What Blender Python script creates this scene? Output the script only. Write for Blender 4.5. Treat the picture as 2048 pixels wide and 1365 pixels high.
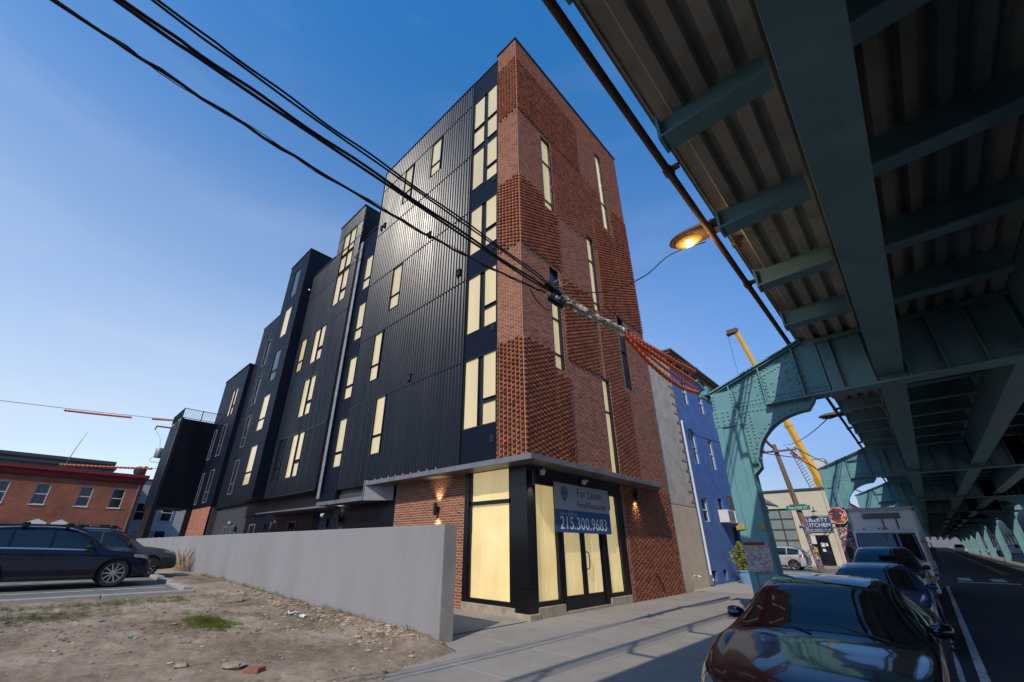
import bpy, bmesh, math, random
from math import radians, sin, cos, pi, sqrt, atan2
from mathutils import Vector, Matrix

random.seed(11)
scene = bpy.context.scene
for o in list(bpy.data.objects):
    bpy.data.objects.remove(o)
COL = scene.collection

# ------------------------------------------------------------------ camera
EYE = 1.45
def _rot(rx, ry, rz):
    return Matrix.Rotation(rz, 3, 'Z') @ Matrix.Rotation(rx, 3, 'X') @ Matrix.Rotation(ry, 3, 'Z')
cam_data = bpy.data.cameras.new('camera')
cam = bpy.data.objects.new('camera', cam_data)
COL.objects.link(cam)
cam.matrix_world = Matrix.Translation((0, 0, EYE)) @ _rot(radians(114.783), radians(0.387), radians(44.193)).to_4x4()
cam_data.sensor_width = 36.0
cam_data.lens = 36.0 * 822.26 / 2048.0
cam_data.shift_x = (1024 - 987.41) / 2048.0
cam_data.shift_y = (712.80 - 682.5) / 2048.0
cam_data.clip_start = 0.05
cam_data.clip_end = 3000
scene.camera = cam

# ------------------------------------------------------------------ sky and sun
SUN_TRAVEL = Vector((-0.39, 1.08, -1.0)).normalized()
SUN_EL = math.asin(-SUN_TRAVEL.z)
SUN_AZ = atan2(-SUN_TRAVEL.x, -SUN_TRAVEL.y)
world = bpy.data.worlds.new('World')
scene.world = world
world.use_nodes = True
wn, wl = world.node_tree.nodes, world.node_tree.links
bg = wn['Background']
sky = wn.new('ShaderNodeTexSky')
sky.sky_type = 'NISHITA'
sky.sun_disc = False
sky.sun_elevation = SUN_EL
sky.sun_rotation = SUN_AZ
sky.air_density = 1.0
sky.dust_density = 0.25
sky.ozone_density = 1.6
tc = wn.new('ShaderNodeTexCoord')
mp = wn.new('ShaderNodeMapping'); mp.inputs['Scale'].default_value = (1.2, 1.2, 5.0)
nz = wn.new('ShaderNodeTexNoise'); nz.inputs['Scale'].default_value = 2.2; nz.inputs['Detail'].default_value = 5
rp = wn.new('ShaderNodeValToRGB')
rp.color_ramp.elements[0].position = 0.50; rp.color_ramp.elements[0].color = (0, 0, 0, 1)
rp.color_ramp.elements[1].position = 0.78; rp.color_ramp.elements[1].color = (0.05, 0.05, 0.05, 1)
mx = wn.new('ShaderNodeMix'); mx.data_type = 'RGBA'
mx.inputs[7].default_value = (7.2, 7.0, 7.6, 1)
hs = wn.new('ShaderNodeHueSaturation'); hs.inputs['Saturation'].default_value = 1.38; hs.inputs['Value'].default_value = 1.5
wl.new(tc.outputs['Generated'], mp.inputs['Vector']); wl.new(mp.outputs[0], nz.inputs['Vector'])
wl.new(nz.outputs['Fac'], rp.inputs['Fac']); wl.new(rp.outputs[0], mx.inputs[0])
wl.new(sky.outputs[0], hs.inputs['Color']); wl.new(hs.outputs[0], mx.inputs[6])
# thin pale haze lying low in the sky
sx_ = wn.new('ShaderNodeSeparateXYZ'); wl.new(tc.outputs['Generated'], sx_.inputs[0])
hz_ = wn.new('ShaderNodeMapRange'); hz_.interpolation_type = 'SMOOTHSTEP'
hz_.inputs[1].default_value = -0.02; hz_.inputs[2].default_value = 0.95; hz_.inputs[3].default_value = 0.85; hz_.inputs[4].default_value = 0.0
wl.new(sx_.outputs[2], hz_.inputs[0])
nh = wn.new('ShaderNodeTexNoise'); nh.inputs['Scale'].default_value = 1.1; nh.inputs['Detail'].default_value = 4
wl.new(mp.outputs[0], nh.inputs['Vector'])
nm = wn.new('ShaderNodeMapRange'); nm.inputs[1].default_value = .3; nm.inputs[2].default_value = .7; nm.inputs[3].default_value = .75; nm.inputs[4].default_value = 1.0
wl.new(nh.outputs['Fac'], nm.inputs[0])
az = wn.new('ShaderNodeMapRange'); az.interpolation_type = 'SMOOTHSTEP'      # the haze bank thins out along the street
az.inputs[1].default_value = -0.95; az.inputs[2].default_value = 0.05; az.inputs[3].default_value = 1.0; az.inputs[4].default_value = 0.0
wl.new(sx_.outputs[0], az.inputs[0])
ml = wn.new('ShaderNodeMath'); ml.operation = 'MULTIPLY'; wl.new(hz_.outputs[0], ml.inputs[0]); wl.new(nm.outputs[0], ml.inputs[1])
hc = wn.new('ShaderNodeMix'); hc.data_type = 'RGBA'; hc.inputs[6].default_value = (1.15, 1.4, 3.1, 1); hc.inputs[7].default_value = (4.75, 4.9, 5.25, 1)
wl.new(az.outputs[0], hc.inputs[0])
m2 = wn.new('ShaderNodeMix'); m2.data_type = 'RGBA'
wl.new(ml.outputs[0], m2.inputs[0]); wl.new(mx.outputs[2], m2.inputs[6]); wl.new(hc.outputs[2], m2.inputs[7])
wl.new(m2.outputs[2], bg.inputs['Color'])
bg.inputs['Strength'].default_value = 0.15

sun_data = bpy.data.lights.new('sun', 'SUN')
sun_data.energy = 3.3
sun_data.angle = radians(0.53)
sun_data.color = (1.0, 0.91, 0.78)
sun = bpy.data.objects.new('sun', sun_data)
COL.objects.link(sun)
sun.location = (20, -30, 40)
sun.rotation_euler = SUN_TRAVEL.to_track_quat('-Z', 'Y').to_euler()

scene.view_settings.view_transform = 'Standard'
scene.view_settings.look = 'None'
scene.view_settings.gamma = 1.0
scene.view_settings.exposure = 0.10
scene.view_settings.use_curve_mapping = False

# ------------------------------------------------------------------ materials
MATS = {}
def mat(name, col, rough=0.6, metal=0.0, var=0.0, vscale=6.0, bump=0.0, bscale=40.0, spec=0.5,
        emit=None, estr=0.0, attr=False, coat=0.0, dirt=None, dscale=1.5, damt=0.5, stretch=None, trans=0.0, ior=1.45, spots=None, vary=0.0):
    """procedural principled material: base colour broken up with noise, optional bump, stains, per-piece tint"""
    if name in MATS:
        return MATS[name]
    m = bpy.data.materials.new(name); m.use_nodes = True
    n, l = m.node_tree.nodes, m.node_tree.links
    b = n['Principled BSDF']
    b.inputs['Roughness'].default_value = rough
    b.inputs['Metallic'].default_value = metal
    b.inputs['Specular IOR Level'].default_value = spec
    b.inputs['Coat Weight'].default_value = coat
    b.inputs['Coat Roughness'].default_value = 0.04
    b.inputs['IOR'].default_value = ior
    if trans: b.inputs['Transmission Weight'].default_value = trans
    b.inputs['Base Color'].default_value = (*col, 1)
    out = None
    tcn = n.new('ShaderNodeTexCoord')
    vec = tcn.outputs['Object']
    if stretch:
        mpn = n.new('ShaderNodeMapping'); mpn.inputs['Scale'].default_value = stretch
        l.new(vec, mpn.inputs['Vector']); vec = mpn.outputs[0]
    if var or attr or dirt or spots:
        rgb = n.new('ShaderNodeRGB'); rgb.outputs[0].default_value = (*col, 1); out = rgb.outputs[0]
        if attr:
            at = n.new('ShaderNodeAttribute'); at.attribute_name = 'tint'
            mm = n.new('ShaderNodeMix'); mm.data_type = 'RGBA'; mm.blend_type = 'MULTIPLY'; mm.inputs[0].default_value = 1
            l.new(out, mm.inputs[6]); l.new(at.outputs['Color'], mm.inputs[7]); out = mm.outputs[2]
        if var:
            nz = n.new('ShaderNodeTexNoise'); nz.inputs['Scale'].default_value = vscale; nz.inputs['Detail'].default_value = 6
            nz.inputs['Roughness'].default_value = 0.65
            l.new(vec, nz.inputs['Vector'])
            mr = n.new('ShaderNodeMapRange')
            mr.inputs[1].default_value = 0.25; mr.inputs[2].default_value = 0.75
            mr.inputs[3].default_value = 1 - var; mr.inputs[4].default_value = 1 + var
            l.new(nz.outputs['Fac'], mr.inputs[0])
            mm = n.new('ShaderNodeMix'); mm.data_type = 'RGBA'; mm.blend_type = 'MULTIPLY'; mm.inputs[0].default_value = 1
            l.new(out, mm.inputs[6]); l.new(mr.outputs[0], mm.inputs[7]); out = mm.outputs[2]
            r2 = n.new('ShaderNodeMapRange'); r2.inputs[3].default_value = max(0.02, rough - 0.1); r2.inputs[4].default_value = min(1, rough + 0.1)
            l.new(nz.outputs['Fac'], r2.inputs[0]); l.new(r2.outputs[0], b.inputs['Roughness'])
        if dirt:
            nd = n.new('ShaderNodeTexNoise'); nd.inputs['Scale'].default_value = dscale; nd.inputs['Detail'].default_value = 8
            nd.inputs['Roughness'].default_value = 0.7
            l.new(vec, nd.inputs['Vector'])
            cr = n.new('ShaderNodeValToRGB')
            cr.color_ramp.elements[0].position = 0.48; cr.color_ramp.elements[1].position = 0.68
            cr.color_ramp.elements[1].color = (damt, damt, damt, 1)
            l.new(nd.outputs['Fac'], cr.inputs['Fac'])
            mm = n.new('ShaderNodeMix'); mm.data_type = 'RGBA'
            l.new(cr.outputs[0], mm.inputs[0]); l.new(out, mm.inputs[6]); mm.inputs[7].default_value = (*dirt, 1); out = mm.outputs[2]
        if spots:                       # small chips, rust blooms or drips: (colour, scale, threshold, amount, stretch)
            sm = n.new('ShaderNodeMapping'); sm.inputs['Scale'].default_value = spots[4]; l.new(tcn.outputs['Object'], sm.inputs['Vector'])
            ns = n.new('ShaderNodeTexNoise'); ns.inputs['Scale'].default_value = spots[1]; ns.inputs['Detail'].default_value = 9; ns.inputs['Roughness'].default_value = 0.72
            l.new(sm.outputs[0], ns.inputs['Vector'])
            sr = n.new('ShaderNodeValToRGB'); sr.color_ramp.elements[0].position = spots[2]; sr.color_ramp.elements[1].position = min(1, spots[2] + .06)
            sr.color_ramp.elements[1].color = (spots[3],) * 3 + (1,)
            l.new(ns.outputs['Fac'], sr.inputs['Fac'])
            mm = n.new('ShaderNodeMix'); mm.data_type = 'RGBA'
            l.new(sr.outputs[0], mm.inputs[0]); l.new(out, mm.inputs[6]); mm.inputs[7].default_value = (*spots[0], 1); out = mm.outputs[2]
        l.new(out, b.inputs['Base Color'])
    if bump:
        nb = n.new('ShaderNodeTexNoise'); nb.inputs['Scale'].default_value = bscale; nb.inputs['Detail'].default_value = 5
        l.new(vec, nb.inputs['Vector'])
        bp = n.new('ShaderNodeBump'); bp.inputs['Strength'].default_value = bump; bp.inputs['Distance'].default_value = 0.02
        l.new(nb.outputs['Fac'], bp.inputs['Height']); l.new(bp.outputs[0], b.inputs['Normal'])
    if emit:
        b.inputs['Emission Color'].default_value = (*emit, 1); b.inputs['Emission Strength'].default_value = estr
        if vary:                        # every lit room a little brighter or dimmer, uneven across the pane
            oi = n.new('ShaderNodeObjectInfo'); r3 = n.new('ShaderNodeMapRange'); r3.inputs[3].default_value = estr * (1 - vary); r3.inputs[4].default_value = estr * (1 + vary)
            l.new(oi.outputs['Random'], r3.inputs[0])
            n3 = n.new('ShaderNodeTexNoise'); n3.inputs['Scale'].default_value = 1.3; n3.inputs['Detail'].default_value = 2; l.new(vec, n3.inputs['Vector'])
            r4 = n.new('ShaderNodeMapRange'); r4.inputs[1].default_value = .3; r4.inputs[2].default_value = .7; r4.inputs[3].default_value = .86; r4.inputs[4].default_value = 1.1; l.new(n3.outputs['Fac'], r4.inputs[0])
            mu = n.new('ShaderNodeMath'); mu.operation = 'MULTIPLY'; l.new(r3.outputs[0], mu.inputs[0]); l.new(r4.outputs[0], mu.inputs[1])
            l.new(mu.outputs[0], b.inputs['Emission Strength'])
    MATS[name] = m
    return m

M = {}
M['brick'] = mat('brick', (0.262, 0.086, 0.044), 0.85, var=0.22, vscale=30, bump=0.25, bscale=90, attr=True, spec=0.25)
M['mortar'] = mat('mortar', (0.46, 0.345, 0.26), 0.95, var=0.15, vscale=12, spec=0.2)
M['house_brick'] = mat('house_brick', (0.235, 0.075, 0.05), 0.88, var=0.25, vscale=20, attr=True, spec=0.25)
M['orange_brick'] = mat('orange_brick', (0.36, 0.12, 0.07), 0.85, var=0.2, vscale=20, attr=True, spec=0.25)
M['ribbed'] = mat('ribbed_metal', (0.0045, 0.006, 0.0105), 0.31, metal=0.0, var=0.25, vscale=1.2, spec=0.27, stretch=(1, 1, 0.15), dirt=(0.013, 0.014, 0.018), dscale=1.2, damt=0.35)
M['navy'] = mat('navy_panel', (0.003, 0.0055, 0.015), 0.55, var=0.15, vscale=2, spec=0.18, bump=0.03, bscale=120)
M['black'] = mat('black_frame', (0.006, 0.006, 0.008), 0.38, var=0.2, vscale=5, spec=0.5)
M['blackstone'] = mat('black_stone', (0.007, 0.007, 0.008), 0.32, var=0.6, vscale=60, spec=0.5)
M['concrete'] = mat('concrete_wall', (0.262, 0.258, 0.262), 0.9, var=0.07, vscale=1.3, bump=0.12, bscale=60, dirt=(0.205, 0.198, 0.195), dscale=0.7, damt=0.5, spec=0.2, stretch=(1, 1, 0.35), spots=((.17, .155, .14), 2.6, .64, .45, (1.6, 1, .22)))
M['concrete_end'] = mat('concrete_edge', (0.30, 0.275, 0.255), 0.9, var=0.2, vscale=4, bump=0.2, bscale=40, spec=0.2, dirt=(0.2, 0.17, 0.15), dscale=2, damt=0.6)
M['plinth'] = mat('plinth_concrete', (0.36, 0.31, 0.24), 0.92, var=0.25, vscale=5, bump=0.5, bscale=25, dirt=(0.18, 0.15, 0.12), dscale=4, damt=0.6, spec=0.2)
M['sidewalk'] = mat('sidewalk_concrete', (0.285, 0.262, 0.235), 0.92, var=0.09, vscale=2.5, bump=0.15, bscale=120, dirt=(0.20, 0.18, 0.157), dscale=0.9, damt=0.5, spec=0.2, spots=((.10, .09, .08), 7.0, .70, .7, (1, 1, 1)))
M['kerb'] = mat('kerb_concrete', (0.33, 0.31, 0.28), 0.92, var=0.15, vscale=5, bump=0.3, bscale=60, spec=0.2)
M['asphalt'] = mat('asphalt', (0.038, 0.036, 0.038), 0.88, var=0.25, vscale=30, bump=0.5, bscale=180, dirt=(0.06, 0.056, 0.054), dscale=0.5, damt=0.6, spec=0.3)
M['asphalt_old'] = mat('old_asphalt', (0.16, 0.155, 0.15), 0.92, var=0.2, vscale=40, bump=0.5, bscale=150, dirt=(0.22, 0.2, 0.18), dscale=0.8, damt=0.6, spec=0.2)
M['paint'] = mat('road_paint', (0.55, 0.54, 0.52), 0.8, var=0.2, vscale=8, dirt=(0.14, 0.135, 0.13), dscale=5, damt=0.9, spec=0.2)
M['yellow_paint'] = mat('yellow_paint', (0.50, 0.34, 0.06), 0.8, var=0.2, vscale=8, dirt=(0.10, 0.09, 0.07), dscale=4, damt=0.9, spec=0.2)
M['teal'] = mat('teal_steel', (0.125, 0.285, 0.315), 0.5, var=0.10, vscale=2.2, dirt=(0.085, 0.20, 0.225), dscale=0.9, damt=0.6, spec=0.4, bump=0.05, bscale=15, spots=((.07, .06, .05), 3.0, .66, .75, (1, 1, .4)))
M['teal_brightened'] = mat('teal_girder', (0.165, 0.30, 0.325), 0.55, var=0.14, vscale=2, dirt=(0.10, 0.175, 0.19), dscale=0.8, damt=0.6, spec=0.35, spots=((.10, .075, .055), 2.2, .62, .7, (1, 1, 1)))  # same paint as the columns, lightened to replace ambient light missing under the deck
M['deck'] = mat('deck_concrete', (0.50, 0.44, 0.365), 0.95, var=0.35, vscale=2.2, bump=0.3, bscale=20, dirt=(0.20, 0.165, 0.13), dscale=1.1, damt=0.8, spec=0.15)
M['rust'] = mat('rusty_pipe', (0.12, 0.075, 0.05), 0.8, var=0.35, vscale=6, bump=0.2, bscale=30, spec=0.3)
M['galv'] = mat('galvanised', (0.36, 0.36, 0.37), 0.45, metal=0.6, var=0.15, vscale=3, spec=0.5, dirt=(0.2, 0.19, 0.18), dscale=2, damt=0.5)
M['canopy'] = mat('canopy_metal', (0.22, 0.22, 0.225), 0.4, metal=0.5, var=0.2, vscale=3, dirt=(0.11, 0.10, 0.09), dscale=2.5, damt=0.5)
M['lit'] = mat('lit_window', (0.25, 0.22, 0.14), 0.12, spec=0.35, var=0.15, vscale=0.9, emit=(0.60, 0.475, 0.245), estr=0.74, stretch=(1, 1, 0.25), vary=.09, coat=.5)
M['glass_dark'] = mat('dark_glass', (0.012, 0.016, 0.022), 0.04, spec=0.8, var=0.3, vscale=0.6)
M['white_frame'] = mat('white_frame', (0.62, 0.62, 0.61), 0.5, var=0.08, vscale=6)
M['rubber'] = mat('rubber', (0.016, 0.016, 0.017), 0.8, var=0.3, vscale=12)
M['cable'] = mat('cable', (0.013, 0.012, 0.012), 0.55, var=0.2, vscale=8)
M['orange'] = mat('orange_guard', (0.62, 0.13, 0.03), 0.55, var=0.2, vscale=10)
M['silver_wrap'] = mat('silver_wrap', (0.42, 0.39, 0.33), 0.45, metal=0.3, var=0.4, vscale=9, bump=0.8, bscale=20)
M['wood'] = mat('pole_wood', (0.17, 0.11, 0.07), 0.9, var=0.3, vscale=5, bump=0.4, bscale=18, stretch=(1, 1, 0.08))
M['blue_wall'] = mat('blue_stucco', (0.075, 0.145, 0.335), 0.85, var=0.14, vscale=3, bump=0.5, bscale=30, spec=0.25, dirt=(0.13, 0.20, 0.38), dscale=1.4, damt=0.7)
M['render'] = mat('old_render', (0.47, 0.41, 0.325), 0.95, var=0.2, vscale=2.5, bump=0.7, bscale=14, spec=0.15, dirt=(0.30, 0.26, 0.21), dscale=1.2, damt=0.7)
M['tan'] = mat('tan_block', (0.52, 0.415, 0.30), 0.95, var=0.15, vscale=3, bump=0.5, bscale=16, spec=0.15)
M['cream'] = mat('cream_paint', (0.52, 0.47, 0.36), 0.85, var=0.06, vscale=2, bump=0.15, bscale=25, spec=0.2, dirt=(0.43, 0.38, 0.29), dscale=0.8, damt=0.5)
M['crane'] = mat('crane_yellow', (0.62, 0.33, 0.03), 0.5, var=0.1, vscale=3)
M['crane_dark'] = mat('crane_ladder_dark', (0.05, 0.045, 0.04), 0.6, var=0.2, vscale=3)  # even dark tone for the ladder beside the boom
M['dark_grey'] = mat('dark_grey', (0.045, 0.045, 0.05), 0.7, var=0.2, vscale=3)
M['mid_grey'] = mat('mid_grey', (0.15, 0.15, 0.16), 0.75, var=0.2, vscale=2)
M['red_trim'] = mat('red_cornice', (0.17, 0.012, 0.014), 0.6, var=0.25, vscale=3)
M['roofing'] = mat('roofing', (0.06, 0.055, 0.055), 0.9, var=0.3, vscale=4)
M['steel'] = mat('bright_steel', (0.5, 0.5, 0.5), 0.3, metal=0.9)
M['white_plastic'] = mat('white_plastic', (0.6, 0.59, 0.57), 0.5, var=0.06, vscale=5)

def finish(o, label=None, cat=None, group=None, kind=None):
    if label: o['label'] = label
    if cat: o['category'] = cat
    if group: o['group'] = group
    if kind: o['kind'] = kind
    return o

def empty(name, loc=(0, 0, 0), label=None, cat=None, group=None, rz=0.0, parent=None):
    o = bpy.data.objects.new(name, None); COL.objects.link(o)
    o.location = loc; o.rotation_euler = (0, 0, rz); o.empty_display_size = 0.2
    if parent:
        o.parent = parent
    return finish(o, label, cat, group)

class MB:
    """collects faces; build() links them as one mesh object"""
    def __init__(s): s.v = []; s.f = []; s.t = []; s.cur = None
    def quad(s, *ps):
        i = len(s.v); s.v += [tuple(p) for p in ps]; s.f.append(tuple(range(i, i + len(ps)))); s.t.append(s.cur); return s
    def box(s, x0, x1, y0, y1, z0, z1, skip=''):
        if x0 > x1: x0, x1 = x1, x0
        if y0 > y1: y0, y1 = y1, y0
        if z0 > z1: z0, z1 = z1, z0
        i = len(s.v)
        s.v += [(x0,y0,z0),(x1,y0,z0),(x1,y1,z0),(x0,y1,z0),(x0,y0,z1),(x1,y0,z1),(x1,y1,z1),(x0,y1,z1)]
        F = {'b':(3,2,1,0),'t':(4,5,6,7),'f':(0,1,5,4),'r':(1,2,6,5),'k':(2,3,7,6),'l':(3,0,4,7)}
        for k, q in F.items():
            if k not in skip: s.f.append(tuple(i + a for a in q)); s.t.append(s.cur)
        return s
    def obox(s, c, ax, ay, az):
        """oriented box: centre and three half-extent vectors"""
        c, ax, ay, az = map(Vector, (c, ax, ay, az)); i = len(s.v)
        for dz in (-1, 1):
            for dx, dy in ((-1,-1),(1,-1),(1,1),(-1,1)):
                s.v.append(tuple(c + ax*dx + ay*dy + az*dz))
        for q in ((3,2,1,0),(4,5,6,7),(0,1,5,4),(1,2,6,5),(2,3,7,6),(3,0,4,7)):
            s.f.append(tuple(i + a for a in q)); s.t.append(s.cur)
        return s
    def beam(s, a, b, w, h, up=(0, 0, 1)):
        a, b = Vector(a), Vector(b); d = (b - a); L = d.length; d.normalize(); up = Vector(up)
        sd = d.cross(up)
        if sd.length < 1e-4: sd = d.cross(Vector((1, 0, 0)))
        sd.normalize(); u2 = sd.cross(d).normalized()
        return s.obox((a + b) / 2, d * L / 2, sd * w / 2, u2 * h / 2)
    def prism(s, poly, axis, a, b):
        """polygon given in the two other axes, extruded from a to b along axis"""
        def P(p, t):
            return (t, p[0], p[1]) if axis == 'x' else ((p[0], t, p[1]) if axis == 'y' else (p[0], p[1], t))
        i = len(s.v); n = len(poly)
        s.v += [P(p, a) for p in poly] + [P(p, b) for p in poly]
        s.f.append(tuple(range(i + n - 1, i - 1, -1))); s.t.append(s.cur)
        s.f.append(tuple(range(i + n, i + 2 * n))); s.t.append(s.cur)
        for k in range(n):
            k2 = (k + 1) % n
            s.f.append((i + k, i + k2, i + n + k2, i + n + k)); s.t.append(s.cur)
        return s
    def tube(s, pts, r, n=8, cap=True):
        pts = [Vector(p) for p in pts]; i0 = len(s.v); rr = r if hasattr(r, '__len__') else [r] * len(pts)
        prev = None
        for k, p in enumerate(pts):
            d = (pts[min(k + 1, len(pts) - 1)] - pts[max(k - 1, 0)]).normalized()
            if prev is None:
                u = d.cross(Vector((0, 0, 1)))
                if u.length < 0.05: u = d.cross(Vector((1, 0, 0)))
            else:
                u = prev - d * prev.dot(d)
            u.normalize(); prev = u; w = d.cross(u)
            for j in range(n):
                a = 2 * pi * j / n; s.v.append(tuple(p + (u * cos(a) + w * sin(a)) * rr[k]))
        for k in range(len(pts) - 1):
            for j in range(n):
                j2 = (j + 1) % n
                s.f.append((i0 + k*n + j, i0 + k*n + j2, i0 + (k+1)*n + j2, i0 + (k+1)*n + j)); s.t.append(s.cur)
        if cap:
            s.f.append(tuple(i0 + j for j in range(n - 1, -1, -1))); s.t.append(s.cur)
            e = i0 + (len(pts) - 1) * n
            s.f.append(tuple(e + j for j in range(n))); s.t.append(s.cur)
        return s
    def lathe(s, prof, c, axis='z', n=20, a0=0.0, a1=2 * pi):
        i0 = len(s.v); full = abs(a1 - a0 - 2 * pi) < 1e-6; m = n if full else n + 1
        for r, h in prof:
            for j in range(m):
                a = a0 + (a1 - a0) * j / n
                if axis == 'z': p = (c[0] + r*cos(a), c[1] + r*sin(a), c[2] + h)
                elif axis == 'x': p = (c[0] + h, c[1] + r*cos(a), c[2] + r*sin(a))
                else: p = (c[0] + r*cos(a), c[1] + h, c[2] + r*sin(a))
                s.v.append(p)
        for k in range(len(prof) - 1):
            for j in range(n):
                j2 = (j + 1) % m
                s.f.append((i0 + k*m + j, i0 + k*m + j2, i0 + (k+1)*m + j2, i0 + (k+1)*m + j)); s.t.append(s.cur)
        return s
    def build(s, name, m, parent=None, smooth=False, bevel=0.0, tint=False, loc=None, fix=False):
        me = bpy.data.meshes.new(name)
        me.from_pydata(s.v, [], s.f)
        if tint:
            ca = me.color_attributes.new('tint', 'FLOAT_COLOR', 'CORNER')
            k = 0; data = [0.0] * (4 * len(me.loops))
            for fi, f in enumerate(s.f):
                c = s.t[fi] or (1, 1, 1)
                for _ in f:
                    data[4*k:4*k+4] = (c[0], c[1], c[2], 1.0); k += 1
            ca.data.foreach_set('color', data)
        if fix or smooth:
            bm = bmesh.new(); bm.from_mesh(me)
            if smooth: bmesh.ops.remove_doubles(bm, verts=bm.verts, dist=1e-5)
            bmesh.ops.recalc_face_normals(bm, faces=bm.faces); bm.to_mesh(me); bm.free()
        if smooth:
            for p in me.polygons: p.use_smooth = True
            try: me.set_sharp_from_angle(angle=radians(38))
            except Exception: pass
        o = bpy.data.objects.new(name, me); COL.objects.link(o)
        me.materials.append(M[m] if isinstance(m, str) else m)
        if parent: o.parent = parent
        if loc: o.location = loc
        if bevel:
            b = o.modifiers.new('bevel', 'BEVEL'); b.width = bevel; b.segments = 2; b.limit_method = 'ANGLE'
        return o

def text_mesh(name, body, size, m, parent, origin, right, up, extrude=0.002, align='CENTER', squeeze=1.0):
    """flat lettering as a mesh, laid on the plane spanned by right and up"""
    cu = bpy.data.curves.new(name, 'FONT'); cu.body = body; cu.size = size; cu.extrude = extrude
    cu.align_x = align; cu.align_y = 'CENTER'; cu.resolution_u = 3
    tmp = bpy.data.objects.new('tmp_text', cu); COL.objects.link(tmp)
    dg = bpy.context.evaluated_depsgraph_get(); me = bpy.data.meshes.new_from_object(tmp.evaluated_get(dg))
    bpy.data.objects.remove(tmp); bpy.data.curves.remove(cu)
    r, u = Vector(right).normalized(), Vector(up).normalized(); nrm = r.cross(u); og = Vector(origin)
    for v in me.vertices:
        v.co = og + r * v.co.x * squeeze + u * v.co.y + nrm * v.co.z
    me.materials.clear(); me.materials.append(M[m])
    o = bpy.data.objects.new(name, me); COL.objects.link(o); o.parent = parent
    return o

# ------------------------------------------------------------------ lie of the land
def road_z(y):
    """the street climbs gently away from the camera"""
    return 0.0 if y < 20 else 0.0085 * (y - 20)
def lot_z(x):
    """the vacant lot climbs gently away from the street"""
    return 0.0 if x > -4.5 else 0.02 * (-x - 4.5)
ROAD = -0.13
XF, YF = -6.6, 7.97            # planes of the two street fronts of the corner building
# ================================================================== GROUND
def grid_sheet(name, m, xs, ys, zf, kind='structure', smooth=True):
    b = MB(); nx, ny = len(xs), len(ys)
    b.v = [(x, y, zf(x, y)) for y in ys for x in xs]
    b.f = [(j*nx+i, j*nx+i+1, (j+1)*nx+i+1, (j+1)*nx+i) for j in range(ny-1) for i in range(nx-1)]
    b.t = [None] * len(b.f)
    o = b.build(name, m); o['kind'] = kind
    for p in o.data.polygons: p.use_smooth = smooth
    return o
def frange(a, b, s):
    n = max(1, int(round((b - a) / s))); return [a + (b - a) * i / n for i in range(n + 1)]
from mathutils import noise as mnoise
def fbm(x, y, s, seed=0.0, oct=4):
    v = 0; a = 1; f = 1 / s
    for _ in range(oct):
        v += a * mnoise.noise((x * f, y * f, seed)); a *= 0.5; f *= 2.1
    return v

grid_sheet('ground', 'asphalt_old', [-1500, -300, -120, -70, -30, 0, 30, 70, 120, 300, 1500],
           [-1500, -300, -100, -40, 0, 20, 60, 100, 200, 400, 1500],
           lambda x, y: -0.42 + (0.0 if y < 20 else min(0.0085 * (y - 20), 2.0)) + (0.0 if x > -60 else 0.9))
grid_sheet('road', 'asphalt', [-2.15, 0, 2, 4, 6.0], frange(-40, 320, 4), lambda x, y: ROAD + road_z(y))
# cross street between the blue house and the cafe
grid_sheet('cross_street', 'asphalt_old', [-80, -40, -20, -10, -5, -2.16], [34.8, 38, 42.2], lambda x, y: ROAD + 0.006 + road_z(y))

sw = empty('sidewalk', (0, 0, 0)); sw['kind'] = 'structure'
def slab(x0, x1, y0, y1, m='sidewalk', zt=0.0):
    b = MB(); g = 0.006
    zz0, zz1 = road_z(y0) + zt, road_z(y1) + zt
    a, c, d, e = x0 + g, x1 - g, y0 + g, y1 - g
    b.v = [(a,d,zz0-.14),(c,d,zz0-.14),(c,e,zz1-.14),(a,e,zz1-.14),(a,d,zz0),(c,d,zz0),(c,e,zz1),(a,e,zz1)]
    b.f = [(4,5,6,7),(0,1,5,4),(1,2,6,5),(2,3,7,6),(3,0,4,7)]; b.t = [None]*5
    o = b.build('slab', m, sw, bevel=0.006); return o
xs_sw = [-6.6, -5.15, -3.75, -2.3]
ys_sw = frange(-9.0, 18.0, 1.5)
for j in range(len(ys_sw) - 1):
    for i in range(3):
        x0 = xs_sw[i]
        slab(x0, xs_sw[i+1], ys_sw[j], ys_sw[j+1], zt=random.uniform(-0.003, 0.003))
for y0 in frange(18.0, 33.0, 3.0)[:-1]:
    slab(-7.3, -4.8, y0, y0 + 3.0, 'kerb', random.uniform(-.004, .004)); slab(-4.8, -2.3, y0, y0 + 3.0, 'kerb', random.uniform(-.004, .004))
for y0 in frange(42.2, 90, 6)[:-1]:
    slab(-7.0, -2.3, y0, y0 + 6.0, 'sidewalk')
MB().box(-6.6, -2.3, -9, 33, -0.30, -0.02, skip='b').build('mortar_bed', 'kerb', sw)
for y0 in frange(-9, 33, 3)[:-1]:
    b = MB(); b.box(-2.298, -2.15, y0 + .004, y0 + 2.996, ROAD - .1, -0.002 + road_z(y0)); b.build('kerb_stone', 'kerb', sw, bevel=0.015)
b = MB(); b.box(-2.298, -2.15, 42.2, 90, ROAD - .1, .35); b.build('kerb_stone', 'kerb', sw)
# far pavement on the other side of the street
grid_sheet('far_pavement', 'sidewalk', [4.9, 5.05, 9.5], frange(-10, 320, 6), lambda x, y: 0.01 + road_z(y) - (0.14 if x < 5.0 else 0))
# paving beside the entrance, between garden wall and shop front
grid_sheet('paved_path', 'sidewalk', frange(-40, -6.61, 3), [5.3, 6.5, 8.0], lambda x, y: -0.004 + 0.3 * lot_z(x))

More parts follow.
